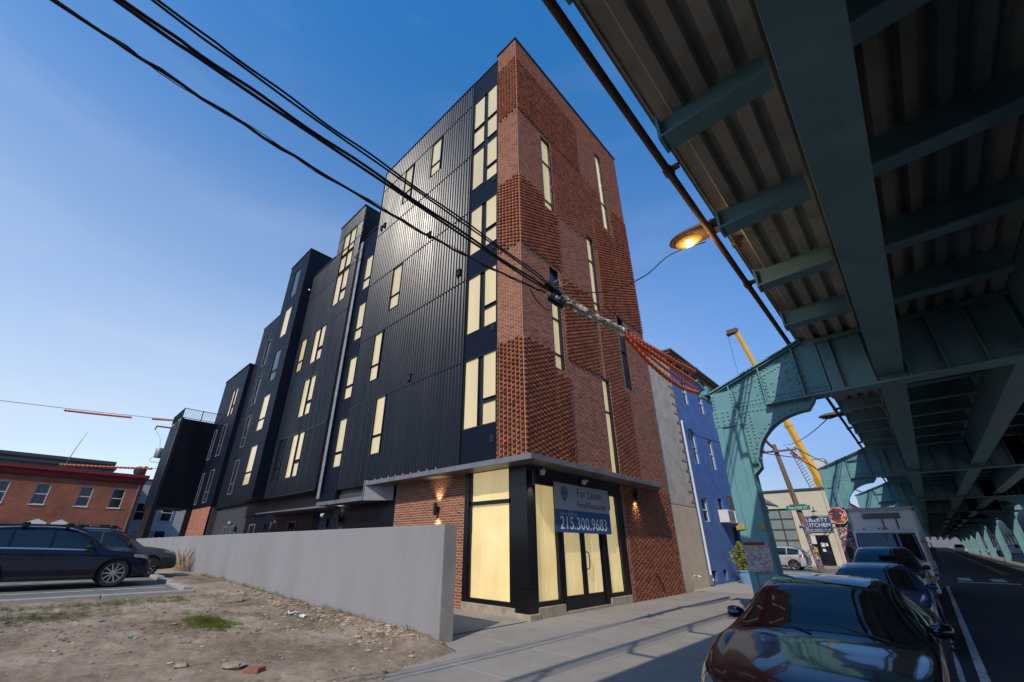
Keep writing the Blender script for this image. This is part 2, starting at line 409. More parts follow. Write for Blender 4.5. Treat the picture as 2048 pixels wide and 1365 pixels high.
# painted road markings, each its own worn stripe
def marking(name, m, x0, x1, y0, y1, label, cat='road marking', group=None):
    b = MB(); n = max(1, int((y1 - y0) / 3)); ys = frange(y0, y1, 3)
    b.v = [(x, y, ROAD + 0.005 + road_z(y)) for y in ys for x in (x0, x1)]
    b.f = [(2*k, 2*k+1, 2*k+3, 2*k+2) for k in range(len(ys) - 1)]; b.t = [None] * len(b.f)
    o = b.build(name, m); o['kind'] = 'structure'; return o
marking('parking_lane_line', 'paint', -0.05, 0.05, 2, 29, '')
marking('centre_line', 'yellow_paint', 2.62, 2.72, 42, 200, '')
marking('centre_line', 'yellow_paint', 2.82, 2.92, 42, 200, '')
marking('centre_line', 'yellow_paint', 2.62, 2.72, -5, 30, '')
marking('stop_bar', 'paint', 0.4, 2.5, 32.4, 32.9, '')
for x0 in (-1.9, -0.7, 0.5, 1.7, 2.9, 4.1):
    marking('crossing_bar', 'paint', x0, x0 + 0.5, 34.0, 36.4, '')

# ---- vacant lot: bare earth, lumpy, spilling a little over the pavement edge
def lot_edge(y):
    if y > 5.0: return -6.15
    e = -5.09 + (y - 3.36) * (-0.42) if y > 2.2 else -4.6 + 0.02 * (y - 2.2)
    return max(-6.3, e) + 0.10 * fbm(y, 3.1, 0.6, 2.0, 3)
def dirt_z(x, y):
    z = lot_z(x) + 0.035 + 0.055 * fbm(x, y, 3.2, 1.0, 3) * 0.6 + 0.036 * fbm(x, y, 0.55, 4.0, 4) + 0.020 * fbm(x, y, 0.17, 9.0, 3)
    e = lot_edge(y)
    z -= max(0.0, (x - e + 0.25)) * 0.22
    near_wall = max(0.0, 1 - (5.14 - y) / 1.0)
    z += 0.055 * near_wall * (0.5 + 0.5 * fbm(x, y, 0.5, 7.0, 3))
    if -14.95 > x > -45 and y < 3.62:          # under the car park slab
        z -= 0.22
    return z
xs_d = frange(-45, -20, 0.9)[:-1] + frange(-20, -12, 0.22)[:-1] + frange(-12, -3.9, 0.065)
ys_d = frange(-26, -2, 1.2)[:-1] + frange(-2, 0.5, 0.14)[:-1] + frange(0.5, 5.13, 0.065)
dirt = grid_sheet('dirt_lot', 'sidewalk', xs_d, ys_d, dirt_z)
def dirt_material():
    m = bpy.data.materials.new('bare_earth'); m.use_nodes = True; n, l = m.node_tree.nodes, m.node_tree.links
    b = n['Principled BSDF']; b.inputs['Roughness'].default_value = 0.97; b.inputs['Specular IOR Level'].default_value = 0.15
    t = n.new('ShaderNodeTexCoord')
    def noise(s, d=6, r=.65):
        k = n.new('ShaderNodeTexNoise'); k.inputs['Scale'].default_value = s; k.inputs['Detail'].default_value = d; k.inputs['Roughness'].default_value = r
        l.new(t.outputs['Object'], k.inputs['Vector']); return k
    a = noise(0.55); cr = n.new('ShaderNodeValToRGB')
    e = cr.color_ramp.elements; e[0].position = .34; e[0].color = (.15, .108, .074, 1); e[1].position = .66; e[1].color = (.385, .31, .235, 1)
    q = e.new(.5); q.color = (.285, .218, .158, 1)
    l.new(a.outputs['Fac'], cr.inputs['Fac'])
    f = noise(9.0, 8, .8); mr = n.new('ShaderNodeMapRange'); mr.inputs[1].default_value = .3; mr.inputs[2].default_value = .7; mr.inputs[3].default_value = .6; mr.inputs[4].default_value = 1.35
    l.new(f.outputs['Fac'], mr.inputs[0])
    mm = n.new('ShaderNodeMix'); mm.data_type = 'RGBA'; mm.blend_type = 'MULTIPLY'; mm.inputs[0].default_value = 1
    l.new(cr.outputs[0], mm.inputs[6]); l.new(mr.outputs[0], mm.inputs[7])
    g = noise(1.6, 5); c2 = n.new('ShaderNodeValToRGB'); c2.color_ramp.elements[0].position = .60; c2.color_ramp.elements[1].position = .72
    c2.color_ramp.elements[1].color = (.45, .45, .45, 1)
    l.new(g.outputs['Fac'], c2.inputs['Fac'])
    m2 = n.new('ShaderNodeMix'); m2.data_type = 'RGBA'; l.new(c2.outputs[0], m2.inputs[0]); l.new(mm.outputs[2], m2.inputs[6]); m2.inputs[7].default_value = (.15, .14, .075, 1)
    v = n.new('ShaderNodeTexVoronoi'); v.inputs['Scale'].default_value = 26; l.new(t.outputs['Object'], v.inputs['Vector'])
    c3 = n.new('ShaderNodeValToRGB'); c3.color_ramp.elements[0].position = .0; c3.color_ramp.elements[0].color = (.5, .5, .5, 1); c3.color_ramp.elements[1].position = .16; c3.color_ramp.elements[1].color = (0, 0, 0, 1)
    l.new(v.outputs['Distance'], c3.inputs['Fac'])
    m3 = n.new('ShaderNodeMix'); m3.data_type = 'RGBA'; l.new(c3.outputs[0], m3.inputs[0]); l.new(m2.outputs[2], m3.inputs[6]); m3.inputs[7].default_value = (.48, .43, .37, 1)
    l.new(m3.outputs[2], b.inputs['Base Color'])
    bp = n.new('ShaderNodeBump'); bp.inputs['Strength'].default_value = .8; bp.inputs['Distance'].default_value = .03
    l.new(f.outputs['Fac'], bp.inputs['Height']); l.new(bp.outputs[0], b.inputs['Normal'])
    return m
dirt.data.materials.clear(); dirt.data.materials.append(dirt_material())

# ---- car park slab with kerb, on the left
pad = grid_sheet('car_park', 'asphalt_old', frange(-44, -15.05, 2), frange(-26, 3.35, 3), lambda x, y: lot_z(x) + 0.07)
for x0 in (-16.35, -19.35, -22.4):
    b = MB(); ys = frange(-8, 3.2, 2)
    b.v = [(x, y, lot_z(x) + 0.076) for y in ys for x in (x0 - .06, x0 + .06)]
    b.f = [(2*k, 2*k+1, 2*k+3, 2*k+2) for k in range(len(ys) - 1)]; b.t = [None] * len(b.f)
    o = b.build('parking_bay_line', 'paint'); o['kind'] = 'structure'
kr = empty('car_park_kerb', (0, 0, 0)); kr['kind'] = 'structure'
for k, y0 in enumerate(frange(-14, 3.62, 2.0)[:-1]):
    b = MB(); b.box(-15.05, -14.87, y0 + .005, y0 + 1.95, lot_z(-15) - .15, lot_z(-15) + .105 + random.uniform(-.008, .008)); b.build('kerb_stone', 'kerb', kr, bevel=0.02)
for k, x0 in enumerate(frange(-24.4, -15.06, 1.9)[:-1]):
    b = MB(); b.box(x0 + .006, x0 + 1.85, 3.36, 3.58, lot_z(x0) - .15, lot_z(x0 + .9) + .16 + random.uniform(-.01, .01)); b.build('kerb_stone', 'kerb', kr, bevel=0.02)

# ================================================================== CORNER BUILDING
apt = empty('apartment_building', (-12, 12, 0), 'tall new corner building in dark ribbed metal and patterned red brick', 'building')
A0 = Vector((-12, 12, 0))
def part(b, name, m, parent=None, **k):
    """part of the corner building; meshes are authored in world space"""
    o = b.build(name, m, None, **k)
    par = parent or apt
    o.parent = par
    o.matrix_parent_inverse = Matrix.Translation(-A0)
    return o

# ---- brickwork: every brick is its own box; the nearest 300 become separate pieces
CO = 0.0677; BL = 0.203; CELL = 0.1525
BRICKS = []       # (pixel size, corners, tint)
def cam_px(p):
    c = cam.matrix_world.inverted() @ Vector(p)
    return c
CAMINV = cam.matrix_world.inverted()
def tint():
    a = random.uniform(.70, 1.22); r = random.random()
    if r < .06: return (a * .62, a * .60, a * .66)
    return (a * random.uniform(.93, 1.08), a * random.uniform(.85, 1.12), a * random.uniform(.82, 1.1))
def brick_face(org, du, dn, u0, u1, z0, z1, zones, holes, mort, col=BRICKS, phase=0.0):
    """org: point at u=0,z=0; du along the wall, dn outwards. zones: (u0,u1,z0,z1,depth)"""
    org, du, dn = Vector(org), Vector(du), Vector(dn); up = Vector((0, 0, 1))
    k0, k1 = int(z0 / CO), int(z1 / CO)
    for k in range(k0, k1):
        za, zb = k * CO, (k + 1) * CO; zm = (za + zb) / 2
        cuts = {u0, u1}
        act_h = [h for h in holes if h[2] < zm < h[3]]; act_z = [q for q in zones if q[2] < zm < q[3]]
        for h in act_h: cuts |= {min(max(h[0], u0), u1), min(max(h[1], u0), u1)}
        for q in act_z: cuts |= {min(max(q[0], u0), u1), min(max(q[1], u0), u1)}
        cs = sorted(cuts)
        for a, c in zip(cs, cs[1:]):
            if c - a < 0.01: continue
            um = (a + c) / 2
            if any(h[0] < um < h[1] for h in act_h): continue
            mort.quad(org + du*a + up*za, org + du*c + up*za, org + du*c + up*zb, org + du*a + up*zb)
            dep = 0.0
            for q in act_z:
                if q[0] < um < q[1]: dep = q[4]
            pitch = CELL if dep else BL
            off = 0.0 if dep else (k % 2) * 0.5 * BL
            i = math.floor((a - off - phase) / pitch)
            while True:
                s = i * pitch + off + phase; e = s + pitch
                if s >= c: break
                s2, e2 = max(s, a), min(e, c)
                if e2 - s2 > 0.035:
                    d = 0.0045 + random.uniform(-.001, .0015)
                    g = 0.0088
                    if dep and (i + k) % 2 == 0:
                        d = dep; col.append((org, du, dn, s2 + .012, e2 - .030, za + .003, zb - .003, d, tint(), mort))
                    else:
                        col.append((org, du, dn, s2 + g, e2 - g, za + g, zb - g, d, tint(), mort))
                i += 1
def brick_geo(b, q):
    org, du, dn, a, c, za, zb, d, t, _ = q
    up = Vector((0, 0, 1)); b.cur = t
    i = len(b.v)
    for n in (-0.004, d):
        for u, z in ((a, za), (c, za), (c, zb), (a, zb)):
            b.v.append(tuple(org + du*u + up*z + dn*n))
    for f in ((4,5,6,7),(0,1,5,4),(1,2,6,5),(2,3,7,6),(3,0,4,7)):
        b.f.append(tuple(i + x for x in f)); b.t.append(t)
def brick_px(q):
    org, du, dn, a, c, za, zb, d, t, _ = q
    p = org + du*(a+c)/2 + Vector((0, 0, (za+zb)/2)); L = CAMINV @ p
    if L.z > -0.1: return 0
    view = (cam.location - p); dist = view.length
    x = 0.5 + (L.x / -L.z) * 822 / 2048; 
    if not 0 < x < 1: return 0
    return (c - a) * (zb - za) * abs(dn.dot(view.normalized())) / dist**2

DA, DB = 0.060, 0.034
right_holes = [(9.40-YF,10.02-YF,12.78,16.55),(14.0-YF,14.55-YF,14.77,19.73),(12.2-YF,12.70-YF,9.60,13.2),
               (9.45-YF,9.97-YF,6.33,10.12),(12.19-YF,12.70-YF,3.45,6.83),(13.98-YF,14.5-YF,6.90,10.08),(-1,12.60-YF,0,3.42)]
zn = lambda y0,y1,z0,z1,d: (y0-YF, y1-YF, z0, z1, d)
right_zones = [zn(7.9,12.25,16.71,19.95,DA), zn(10.02,13.95,14.62,16.7,DB), zn(10.02,12.95,12.85,14.62,DB),
    zn(7.9,9.40,10.24,13.3,DA), zn(9.40,10.2,10.24,12.7,DA),
    zn(12.95,14.55,10.1,14.62,DA), zn(14.75,16.4,10.1,16.5,DA), zn(14.55,14.75,10.1,14.62,DA),
    zn(10.14,12.2,6.86,10.1,DA), zn(12.45,13.95,6.86,10.1,DB), zn(12.72,14.25,3.42,6.86,DB),
    zn(7.9,9.45,3.42,6.90,DA), zn(9.45,10.2,3.42,6.2,DA), zn(12.75,16.4,0,3.3,0.022)]
mort_r = MB(); mort_l = MB(); mort_g = MB()
brick_face((XF, YF, 0), (0, 1, 0), (1, 0, 0), 0, 8.38, 0, 21.2, right_zones, right_holes, mort_r)
brick_face((XF, YF, 0), (-1, 0, 0), (0, -1, 0), 0, 1.0, 3.40, 21.2, [(0,1.01,16.71,19.95,DA),(0,1.01,10.24,13.3,DA),(0,1.01,3.42,6.9,DA)], [], mort_l)
brick_face((XF, YF + 0.02, 0), (-1, 0, 0), (0, -1, 0), 2.16, 5.62, 0.0, 3.32, [], [], mort_g, phase=0.03)
fr = part(mort_r, 'brick_front', 'mortar'); fl = part(mort_l, 'brick_return', 'mortar'); fg = part(mort_g, 'brick_pier', 'mortar')
PAR = {id(mort_r): fr, id(mort_l): fl, id(mort_g): fg}
BRICKS.sort(key=brick_px, reverse=True)
for q in BRICKS[:300]:
    b = MB(); brick_geo(b, q)
    o = b.build('brick', 'brick', None, tint=True); o.parent = PAR[id(q[9])]; o.matrix_parent_inverse = Matrix.Identity(4)
rest = {}
for q in BRICKS[300:]:
    brick_geo(rest.setdefault(id(q[9]), MB()), q)
for k, b in rest.items():
    o = b.build('brickwork', 'brick', None, tint=True); o['kind'] = 'stuff'; o.parent = PAR[k]; o.matrix_parent_inverse = Matrix.Identity(4)

# ---- cores of the volumes, so that nothing is hollow: (x0, x1, Yfront, z0, ztop)
V1 = (-16.45, -6.6, YF, 20.9); R1 = (-19.05, -16.45, 8.5, 18.1); V2T = (-22.1, -19.05, 8.2, 20.5); V2L = (-25.3, -22.1, 8.2, 18.2)
V3 = (-29.05, -25.65, 7.70, 20.6); V4 = (-35.6, -29.05, 8.55, 18.1); V5 = (-41.9, -35.6, 8.2, 14.8)
def core(x0, x1, y0, z0, z1, back=16.0, m='dark_grey'):
    part(MB().box(x0 + .02, x1 - .02, y0 + .16, back, z0, z1), 'wall', m)
core(-16.45, -6.75, YF, 0.02, 20.80, 16.33)
core(-19.05, -16.45, 8.5, 0.02, 18.05); core(-22.1, -19.05, 8.2, 3.8, 20.45); core(-25.3, -22.1, 8.2, 3.8, 18.15)
core(-29.05, -25.65, 7.70, 3.85, 20.55, 12.5); core(-35.6, -29.05, 8.55, 0.02, 18.05); core(-41.9, -35.6, 8.2, 0.02, 14.75)
core(-25.65, -19.05, 8.75, 0.02, 3.9); core(-29.1, -25.6, 8.75, .02, 3.9, 12.5)
part(MB().box(XF - .12, XF + .0, YF + 8.38, YF + 8.40, 0, 21.2).box(-16.45, XF, 16.34, 16.36, 0, 20.9), 'party_wall', 'render')

# ---- windows of the corner building
def pane_mat(lit): return 'lit' if lit else 'glass_dark'
def window_y(x0, x1, z0, z1, Y, panes, lit=True, frame=0.045, depth=0.10, proud=0.012, m='black', name='window'):
    """window in a wall that faces the camera side (-Y); panes = list of (x0,x1,z0,z1)"""
    b = MB()
    b.box(x0, x0 + frame, Y - proud, Y + depth, z0, z1); b.box(x1 - frame, x1, Y - proud, Y + depth, z0, z1)
    b.box(x0 + frame, x1 - frame, Y - proud, Y + depth, z1 - frame, z1); b.box(x0 + frame, x1 - frame, Y - proud, Y + depth, z0, z0 + frame)
    b.box(x0, x1, Y + depth, Y + depth + .02, z0, z1)
    w = None
    cover = []
    for (a, c, d, e) in panes:
        cover.append((a, c, d, e))
    # bars: fill between panes
    xs = sorted({p[0] for p in panes} | {p[1] for p in panes})
    for (a, c, d, e) in panes:
        f = 0.022
        b.box(a - f, a, Y + .004, Y + depth - .01, d - f, e + f); b.box(c, c + f, Y + .004, Y + depth - .01, d - f, e + f)
        b.box(a, c, Y + .004, Y + depth - .01, d - f, d); b.box(a, c, Y + .004, Y + depth - .01, e, e + f)
    w = part(b, name, m)
    for (a, c, d, e) in panes:
        L = lit if not isinstance(lit, (list, tuple)) else lit[panes.index((a, c, d, e))]
        p = MB().box(a, c, Y + .035, Y + .05, d, e)
        o = p.build('pane', pane_mat(L), None); o.parent = w; o.matrix_parent_inverse = Matrix.Identity(4)
    return w
def window_x(y0, y1, z0, z1, X, bars, lit=True, depth=0.13, m='black', lits=None):
    """tall slot window in the brick front (+X)"""
    b = MB(); f = 0.05
    b.box(X - depth - .03, X - .012, y0, y0 + f, z0, z1); b.box(X - depth - .03, X - .012, y1 - f, y1, z0, z1)
    b.box(X - depth - .03, X - .012, y0 + f, y1 - f, z0, z0 + f); b.box(X - depth - .03, X - .012, y0 + f, y1 - f, z1 - f, z1)
    b.box(X - depth - .05, X - depth - .03, y0, y1, z0, z1)
    ed = [z0 + f] + list(bars) + [z1 - f]
    for q in bars: b.box(X - depth, X - depth + .07, y0 + f, y1 - f, q - .035, q + .035)
    w = part(b, 'window', m)
    for k, (a, c) in enumerate(zip(ed, ed[1:])):
        L = lit if lits is None else lits[k]
        p = MB().box(X - depth + .01, X - depth + .025, y0 + f, y1 - f, a + (.035 if k else 0), c - (.035 if k < len(ed) - 2 else 0))
        o = p.build('pane', pane_mat(L), None); o.parent = w; o.matrix_parent_inverse = Matrix.Identity(4)
    return w
window_x(9.40, 10.02, 12.78, 16.55, XF, [13.22, 15.25]); window_x(14.0, 14.55, 14.77, 19.73, XF, [16.45])
window_x(12.2, 12.70, 9.60, 13.2, XF, [10.02, 12.02]); window_x(9.45, 9.97, 6.33, 10.12, XF, [6.88, 8.15, 8.85], lits=[True, True, True, False])
window_x(12.19, 12.70, 3.45, 6.83, XF, [5.63]); window_x(13.98, 14.5, 6.90, 10.08, XF, [8.6], lit=False)

def pane_pair(xl, xr, z0, z1, split):
    return [(xl, xr, z0 + .05, split - .05), (xl, xr, split + .05, z1 - .05)]
# window bay next to the brick return
for (zb, zt, sp) in ((4.53, 6.79, 5.28), (7.70, 9.95, 8.44), (10.92, 13.10, 11.67)):
    window_y(-9.06, -7.62, zb, zt, YF, [(-9.00, -8.42, zb + .05, zt - .04), (-8.20, -7.64, sp + .08, zt - .04), (-8.20, -7.64, zb + .05, sp - .08)], frame=.04)
window_y(-9.06, -7.62, 14.04, 19.44, YF, [(-9.0,-8.40,14.18,16.15),(-8.2,-7.64,14.86,16.15),(-8.2,-7.64,14.10,14.70),
        (-9.0,-8.40,16.50,17.48),(-8.2,-7.64,16.50,17.52),(-9.0,-8.40,17.70,19.38),(-8.2,-7.64,17.70,19.38)], frame=.04)
def panel_y(x0, x1, z0, z1, Y, m='navy', t=0.03, name='panel', parent=None):
    return part(MB().box(x0 + .006, x1 - .006, Y - .004, Y + t, z0 + .006, z1 - .006), name, m, parent, bevel=0.004)
for (a, c) in ((3.42, 4.53), (6.79, 7.70), (9.95, 10.92), (13.10, 14.04)):
    panel_y(-9.08, -7.61, a, c, YF)
panel_y(-9.08, -7.61, 19.44, 20.15, YF); panel_y(-9.08, -7.61, 20.15, 20.86, YF)
part(MB().box(-9.08, -7.61, YF + .05, YF + .2, 3.4, 20.8), 'backing', 'black')
part(MB().box(-9.095, -9.075, YF - .045, YF + .06, 3.4, 20.88), 'corner_trim', 'black')

def ribbed_y(x0, x1, z0, z1, Y, holes=(), pitch=0.165, d=0.034, m='ribbed', name='ribbed_panel'):
    b = MB(); n = max(1, int(round((x1 - x0) / pitch))); p = (x1 - x0) / n
    for i in range(n):
        xa = x0 + i * p; r0 = random.choice((.16, .16, .28, .36)); pts = [(xa, Y), (xa + p*r0, Y), (xa + p*(r0 + .22), Y - d), (xa + p*.74, Y - d), (xa + p, Y)]
        xm = xa + p / 2
        segs = [(z0, z1)]
        for h in holes:
            if h[0] - .02 < xm < h[1] + .02:
                ns = []
                for s in segs:
                    if h[3] <= s[0] or h[2] >= s[1]: ns.append(s); continue
                    if h[2] > s[0]: ns.append((s[0], h[2]))
                    if h[3] < s[1]: ns.append((h[3], s[1]))
                segs = ns
        for (a, c) in segs:
            for (q, r) in zip(pts, pts[1:]):
                b.quad((q[0], q[1], a), (r[0], r[1], a), (r[0], r[1], c), (q[0], q[1], c))
    return part(b, name, m)
def storey_cladding(x0, x1, Y, levels, holes, **k):
    for a, c in zip(levels, levels[1:]):
        full = sorted([h for h in holes if h[2] <= a + .012 and h[3] >= c - .012 and h[0] > x0 and h[1] < x1])
        ex = [x0] + [v for h in full for v in (h[0], h[1])] + [x1]
        for i in range(0, len(ex), 2):
            ribbed_y(ex[i], ex[i+1], a + .012, c - .012, Y, holes, **k)
        part(MB().box(x0, x1, Y - .036, Y + .02, c - .026, c + .010), 'flashing', 'black')
LV = [3.42, 6.80, 9.97, 13.10, 16.20, 19.43, 20.86]
small = [(-12.03,-11.27,17.14,19.40),(-14.30,-13.56,17.02,19.42),(-14.25,-13.46,10.80,13.08),(-15.13,-14.42,7.66,9.95),(-14.28,-13.53,4.50,6.79)]
storey_cladding(-16.45, -9.095, YF, LV, small)
for (a, c, d, e) in small:
    window_y(a, c, d, e, YF, pane_pair(a + .05, c - .05, d, e, d + .72), frame=.04, proud=.035)
part(MB().box(-16.47, -9.09, YF - .05, 16.3, 20.87, 20.93).box(-9.09, -7.60, YF - .03, 16.3, 20.872, 20.925), 'coping', 'black')
part(MB().box(-7.64, XF + .05, YF - .05, 16.4, 21.2, 21.26), 'coping', 'black')
part(MB().box(-16.47, -16.45, YF - .04, 9.0, 2.9, 20.87), 'corner_trim', 'black')
# small wall vents on the metal
for (x, z) in ((-15.95, 16.45), (-15.65, 16.45), (-9.5, 10.35), (-12.0, 6.95), (-11.55, 13.35)):
    part(MB().box(x - .09, x + .09, YF - .09, YF - .01, z - .02, z + .22).box(x - .11, x + .11, YF - .11, YF - .03, z + .2, z + .23), 'vent', 'black')
for z in (4.0, 7.45, 10.6, 13.75):
    part(MB().box(-7.86, -7.70, YF - .03, YF + .0, z, z + .2), 'vent', 'black')

# recess with windows, between first and second volume
panel_levels = [2.9, 3.6, 4.55, 6.80, 7.75, 9.95, 10.9, 13.1, 14.0, 16.2, 17.1, 18.05]
for a, c in zip(panel_levels, panel_levels[1:]):
    if (a, c) in ((4.55, 6.80), (7.75, 9.95), (10.9, 13.1), (14.0, 16.2)):
        window_y(-18.35, -17.5, a, c, 8.5, [(-18.3, -17.56, a + .72, c - .05), (-18.3, -17.56, a + .06, a + .60)], frame=.04)
        panel_y(-19.05, -18.35, a, c, 8.5); panel_y(-17.5, -16.46, a, c, 8.5)
    else:
        panel_y(-19.05, -16.46, a, c, 8.5)
part(MB().box(-19.05, -16.4, 8.45, 16, 18.05, 18.12), 'coping', 'black')
# downpipes in the recess
for x, r in ((-18.98, .045), (-18.85, .035)):
    part(MB().tube([(x, 8.36, 3.3), (x, 8.36, 17.6)], r, 8), 'downpipe', 'galv')
part(MB().tube([(-19.2, 8.15, 16.55), (-18.5, 8.05, 16.55), (-18.1, 8.05, 16.42)], .03, 8), 'spout', 'galv')
part(MB().tube([(-25.2, 8.15, 16.9), (-24.95, 7.95, 16.92)], .035, 8), 'spout', 'galv')

# second volume
w2 = []
def H2(*a): w2.append(a)
pairs = [(-22.90, -21.35, 10.85, 13.10, [(-22.85,-22.22,10.92,13.04),(-22.02,-21.40,11.72,13.04),(-22.02,-21.40,10.92,11.52)]),
         (-22.98, -21.37, 7.68, 9.95, [(-22.93,-22.28,7.75,9.90),(-22.07,-21.42,8.52,9.90),(-22.07,-21.42,7.75,8.34)]),
         (-22.98, -21.37, 4.48, 6.80, [(-22.93,-22.28,4.55,6.74),(-22.07,-21.42,5.36,6.74),(-22.07,-21.42,4.55,5.17)]),
         (-21.30, -19.68, 14.02, 19.36, [(-21.24,-20.58,14.10,16.28),(-20.42,-19.74,14.90,16.28),(-20.42,-19.74,14.10,14.72),(-21.24,-20.58,16.50,17.52),(-20.42,-19.74,16.50,17.52),(-21.24,-20.58,17.78,19.30),(-20.42,-19.74,17.78,19.30)])]
for p in pairs: H2(*p[:4])
singles = [(-24.80, -23.92, 10.85, 13.10, True), (-24.75, -23.9, 4.48, 6.80, False)]
for p in singles: H2(*p[:4])
storey_cladding(-25.3, -19.05, 8.2, [3.72, 6.80, 9.97, 13.10, 16.20, 18.15], w2)
storey_cladding(-22.1, -19.05, 8.2, [18.17, 19.3, 20.45], w2)
for p in pairs: window_y(*p[:4], 8.2, p[4], frame=.04, proud=.035)
for p in singles: window_y(*p[:4], 8.2, pane_pair(p[0] + .05, p[1] - .05, p[2], p[3], p[2] + .72), lit=p[4], frame=.04, proud=.035)
part(MB().box(-25.32, -22.1, 8.14, 16, 18.16, 18.24).box(-22.12, -19.0, 8.14, 12, 20.46, 20.54), 'coping', 'black')
def ribbed_x(y0, y1, z0, z1, X, pitch=.12, d=.028, m='ribbed', name='ribbed_panel'):
    b = MB(); n = max(1, int(round((y1 - y0) / pitch))); p = (y1 - y0) / n
    for i in range(n):
        ya = y0 + i * p; pts = [(X, ya), (X, ya + p*.3), (X + d, ya + p*.42), (X + d, ya + p*.86), (X, ya + p)]
        for (q, r) in zip(pts, pts[1:]): b.quad((q[0], q[1], z0), (r[0], r[1], z0), (r[0], r[1], z1), (q[0], q[1], z1))
    return part(b, name, m)
ribbed_x(8.2, 11.5, 18.1, 19.35, -19.04); ribbed_x(8.2, 11.5, 19.38, 20.45, -19.04)
part(MB().box(-19.06, -19.03, 8.2, 8.5, 3.72, 18.1), 'side_panel', 'black')
part(MB().box(-25.3, -19.05, 8.17, 9.0, 3.66, 3.72), 'soffit', 'black')
for x in (-23.6, -23.3): part(MB().tube([(x, 9.4, 18.2), (x, 9.4, 19.5)], .06, 8), 'roof_pipe', 'galv')

# third volume, smooth navy panels
def panel_wall(x0, x1, Y, zs, wins, cols=2, m='navy'):
    """grid of separate panels, cut round the windows"""
    for a, c in zip(zs, zs[1:]):
        zm = (a + c) / 2; hit = [w for w in wins if w[2] < zm < w[3]]
        if hit:
            e = [x0] + [v for w in sorted(hit) for v in (w[0], w[1])] + [x1]
            for k in range(0, len(e), 2):
                panel_y(e[k], e[k+1], a, c, Y, m)
        else:
            for k in range(cols):
                panel_y(x0 + (x1-x0)*k/cols, x0 + (x1-x0)*(k+1)/cols, a, c, Y, m)
w3 = [(-27.95,-26.75,17.28,19.70,False,None),(-27.95,-26.75,14.14,16.40,True,None),(-27.95,-26.75,10.95,13.20,False,.7),(-27.95,-26.75,7.72,10.03,True,.72),(-27.95,-26.75,4.52,6.83,True,.72)]
panel_wall(-29.05, -25.65, 7.70, [3.80,4.52,6.83,7.72,10.03,10.95,13.20,14.14,16.40,17.28,19.70,20.55], w3)
for (a, c, d, e, L, sp) in w3:
    pn = [(a + .05, c - .05, d + .05, e - .05)] if sp is None else pane_pair(a + .05, c - .05, d, e, d + sp)
    window_y(a, c, d, e, 7.70, pn, lit=L, frame=.04)
zs3 = [3.80, 6.83, 10.03, 13.20, 16.40, 20.55]
for a, c in zip(zs3, zs3[1:]):
    part(MB().box(-25.68, -25.64, 7.706, 8.62, a + .006, c - .006), 'side_panel', 'navy')
    part(MB().box(-25.68, -25.64, 8.63, 12.4, a + .006, c - .006), 'side_panel', 'navy')
part(MB().box(-29.08, -25.62, 7.66, 12.5, 20.56, 20.62), 'coping', 'black')
part(MB().box(-29.05, -25.65, 7.72, 9.0, 3.74, 3.80), 'soffit', 'black')

# fourth volume (set back) and fifth volume
wins4 = [(-33.6,-32.75,13.98,16.22),(-33.6,-32.75,10.85,13.1),(-33.6,-32.75,7.7,9.98),(-33.6,-32.75,4.5,6.8)]
storey_cladding(-35.6, -29.05, 8.55, [3.7, 6.8, 9.97, 13.1, 16.2, 18.05], wins4)
for w in wins4: window_y(*w, 8.55, pane_pair(w[0] + .05, w[1] - .05, w[2], w[3], w[2] + .72), lit=False, frame=.05, proud=.04, m='mid_grey')
part(MB().box(-35.62, -29.0, 8.50, 16, 18.06, 18.13), 'coping', 'black')
w5 = [(-38.45,-37.0,10.85,13.15)]
panel_wall(-41.9, -35.6, 8.2, [7.2, 9.0, 10.85, 13.15, 14.1, 14.75], w5, cols=3)
window_y(-38.45, -37.0, 10.85, 13.15, 8.2, [(-38.40,-37.92,10.92,13.08),(-37.55,-37.05,11.68,13.08),(-37.55,-37.05,10.92,11.48)], frame=.04)
panel_wall(-41.9, -35.6, 8.2, [3.9, 4.2, 6.6, 7.2], [(-40.6,-39.9,4.2,6.6),(-38.2,-37.2,4.2,6.6)], cols=3)
for (a, c, d, e) in ((-40.6,-39.9,4.2,6.6), (-38.2,-37.2,4.2,6.6)):
    window_y(a, c, d, e, 8.2, pane_pair(a + .06, c - .06, d, e, d + .8), lit=False, frame=.06, proud=.03, m='mid_grey')
for (a, c, d, e) in ((-40.6,-39.9,7.62,10.1), (-38.1,-37.2,7.62,10.1)):
    window_y(a, c, d, e, 8.17, pane_pair(a + .06, c - .06, d, e, d + .8), lit=False, frame=.06, proud=.03, m='mid_grey')
part(MB().box(-35.61, -35.57, 8.2, 12, 3.9, 14.75), 'side_panel', 'navy')
part(MB().box(-41.95, -35.55, 8.14, 16, 14.76, 14.84), 'coping', 'black')
mo = MB(); ob = []
brick_face((-35.7, 8.22, 0), (-1, 0, 0), (0, -1, 0), 0, 5.0, 1.0, 3.9, [], [], mo, ob)
mo_o = part(mo, 'brick_base', 'mortar'); bb = MB()
for q in ob: brick_geo(bb, q)
o = bb.build('brickwork', 'orange_brick', None, tint=True); o['kind'] = 'stuff'; o.parent = mo_o; o.matrix_parent_inverse = Matrix.Identity(4)

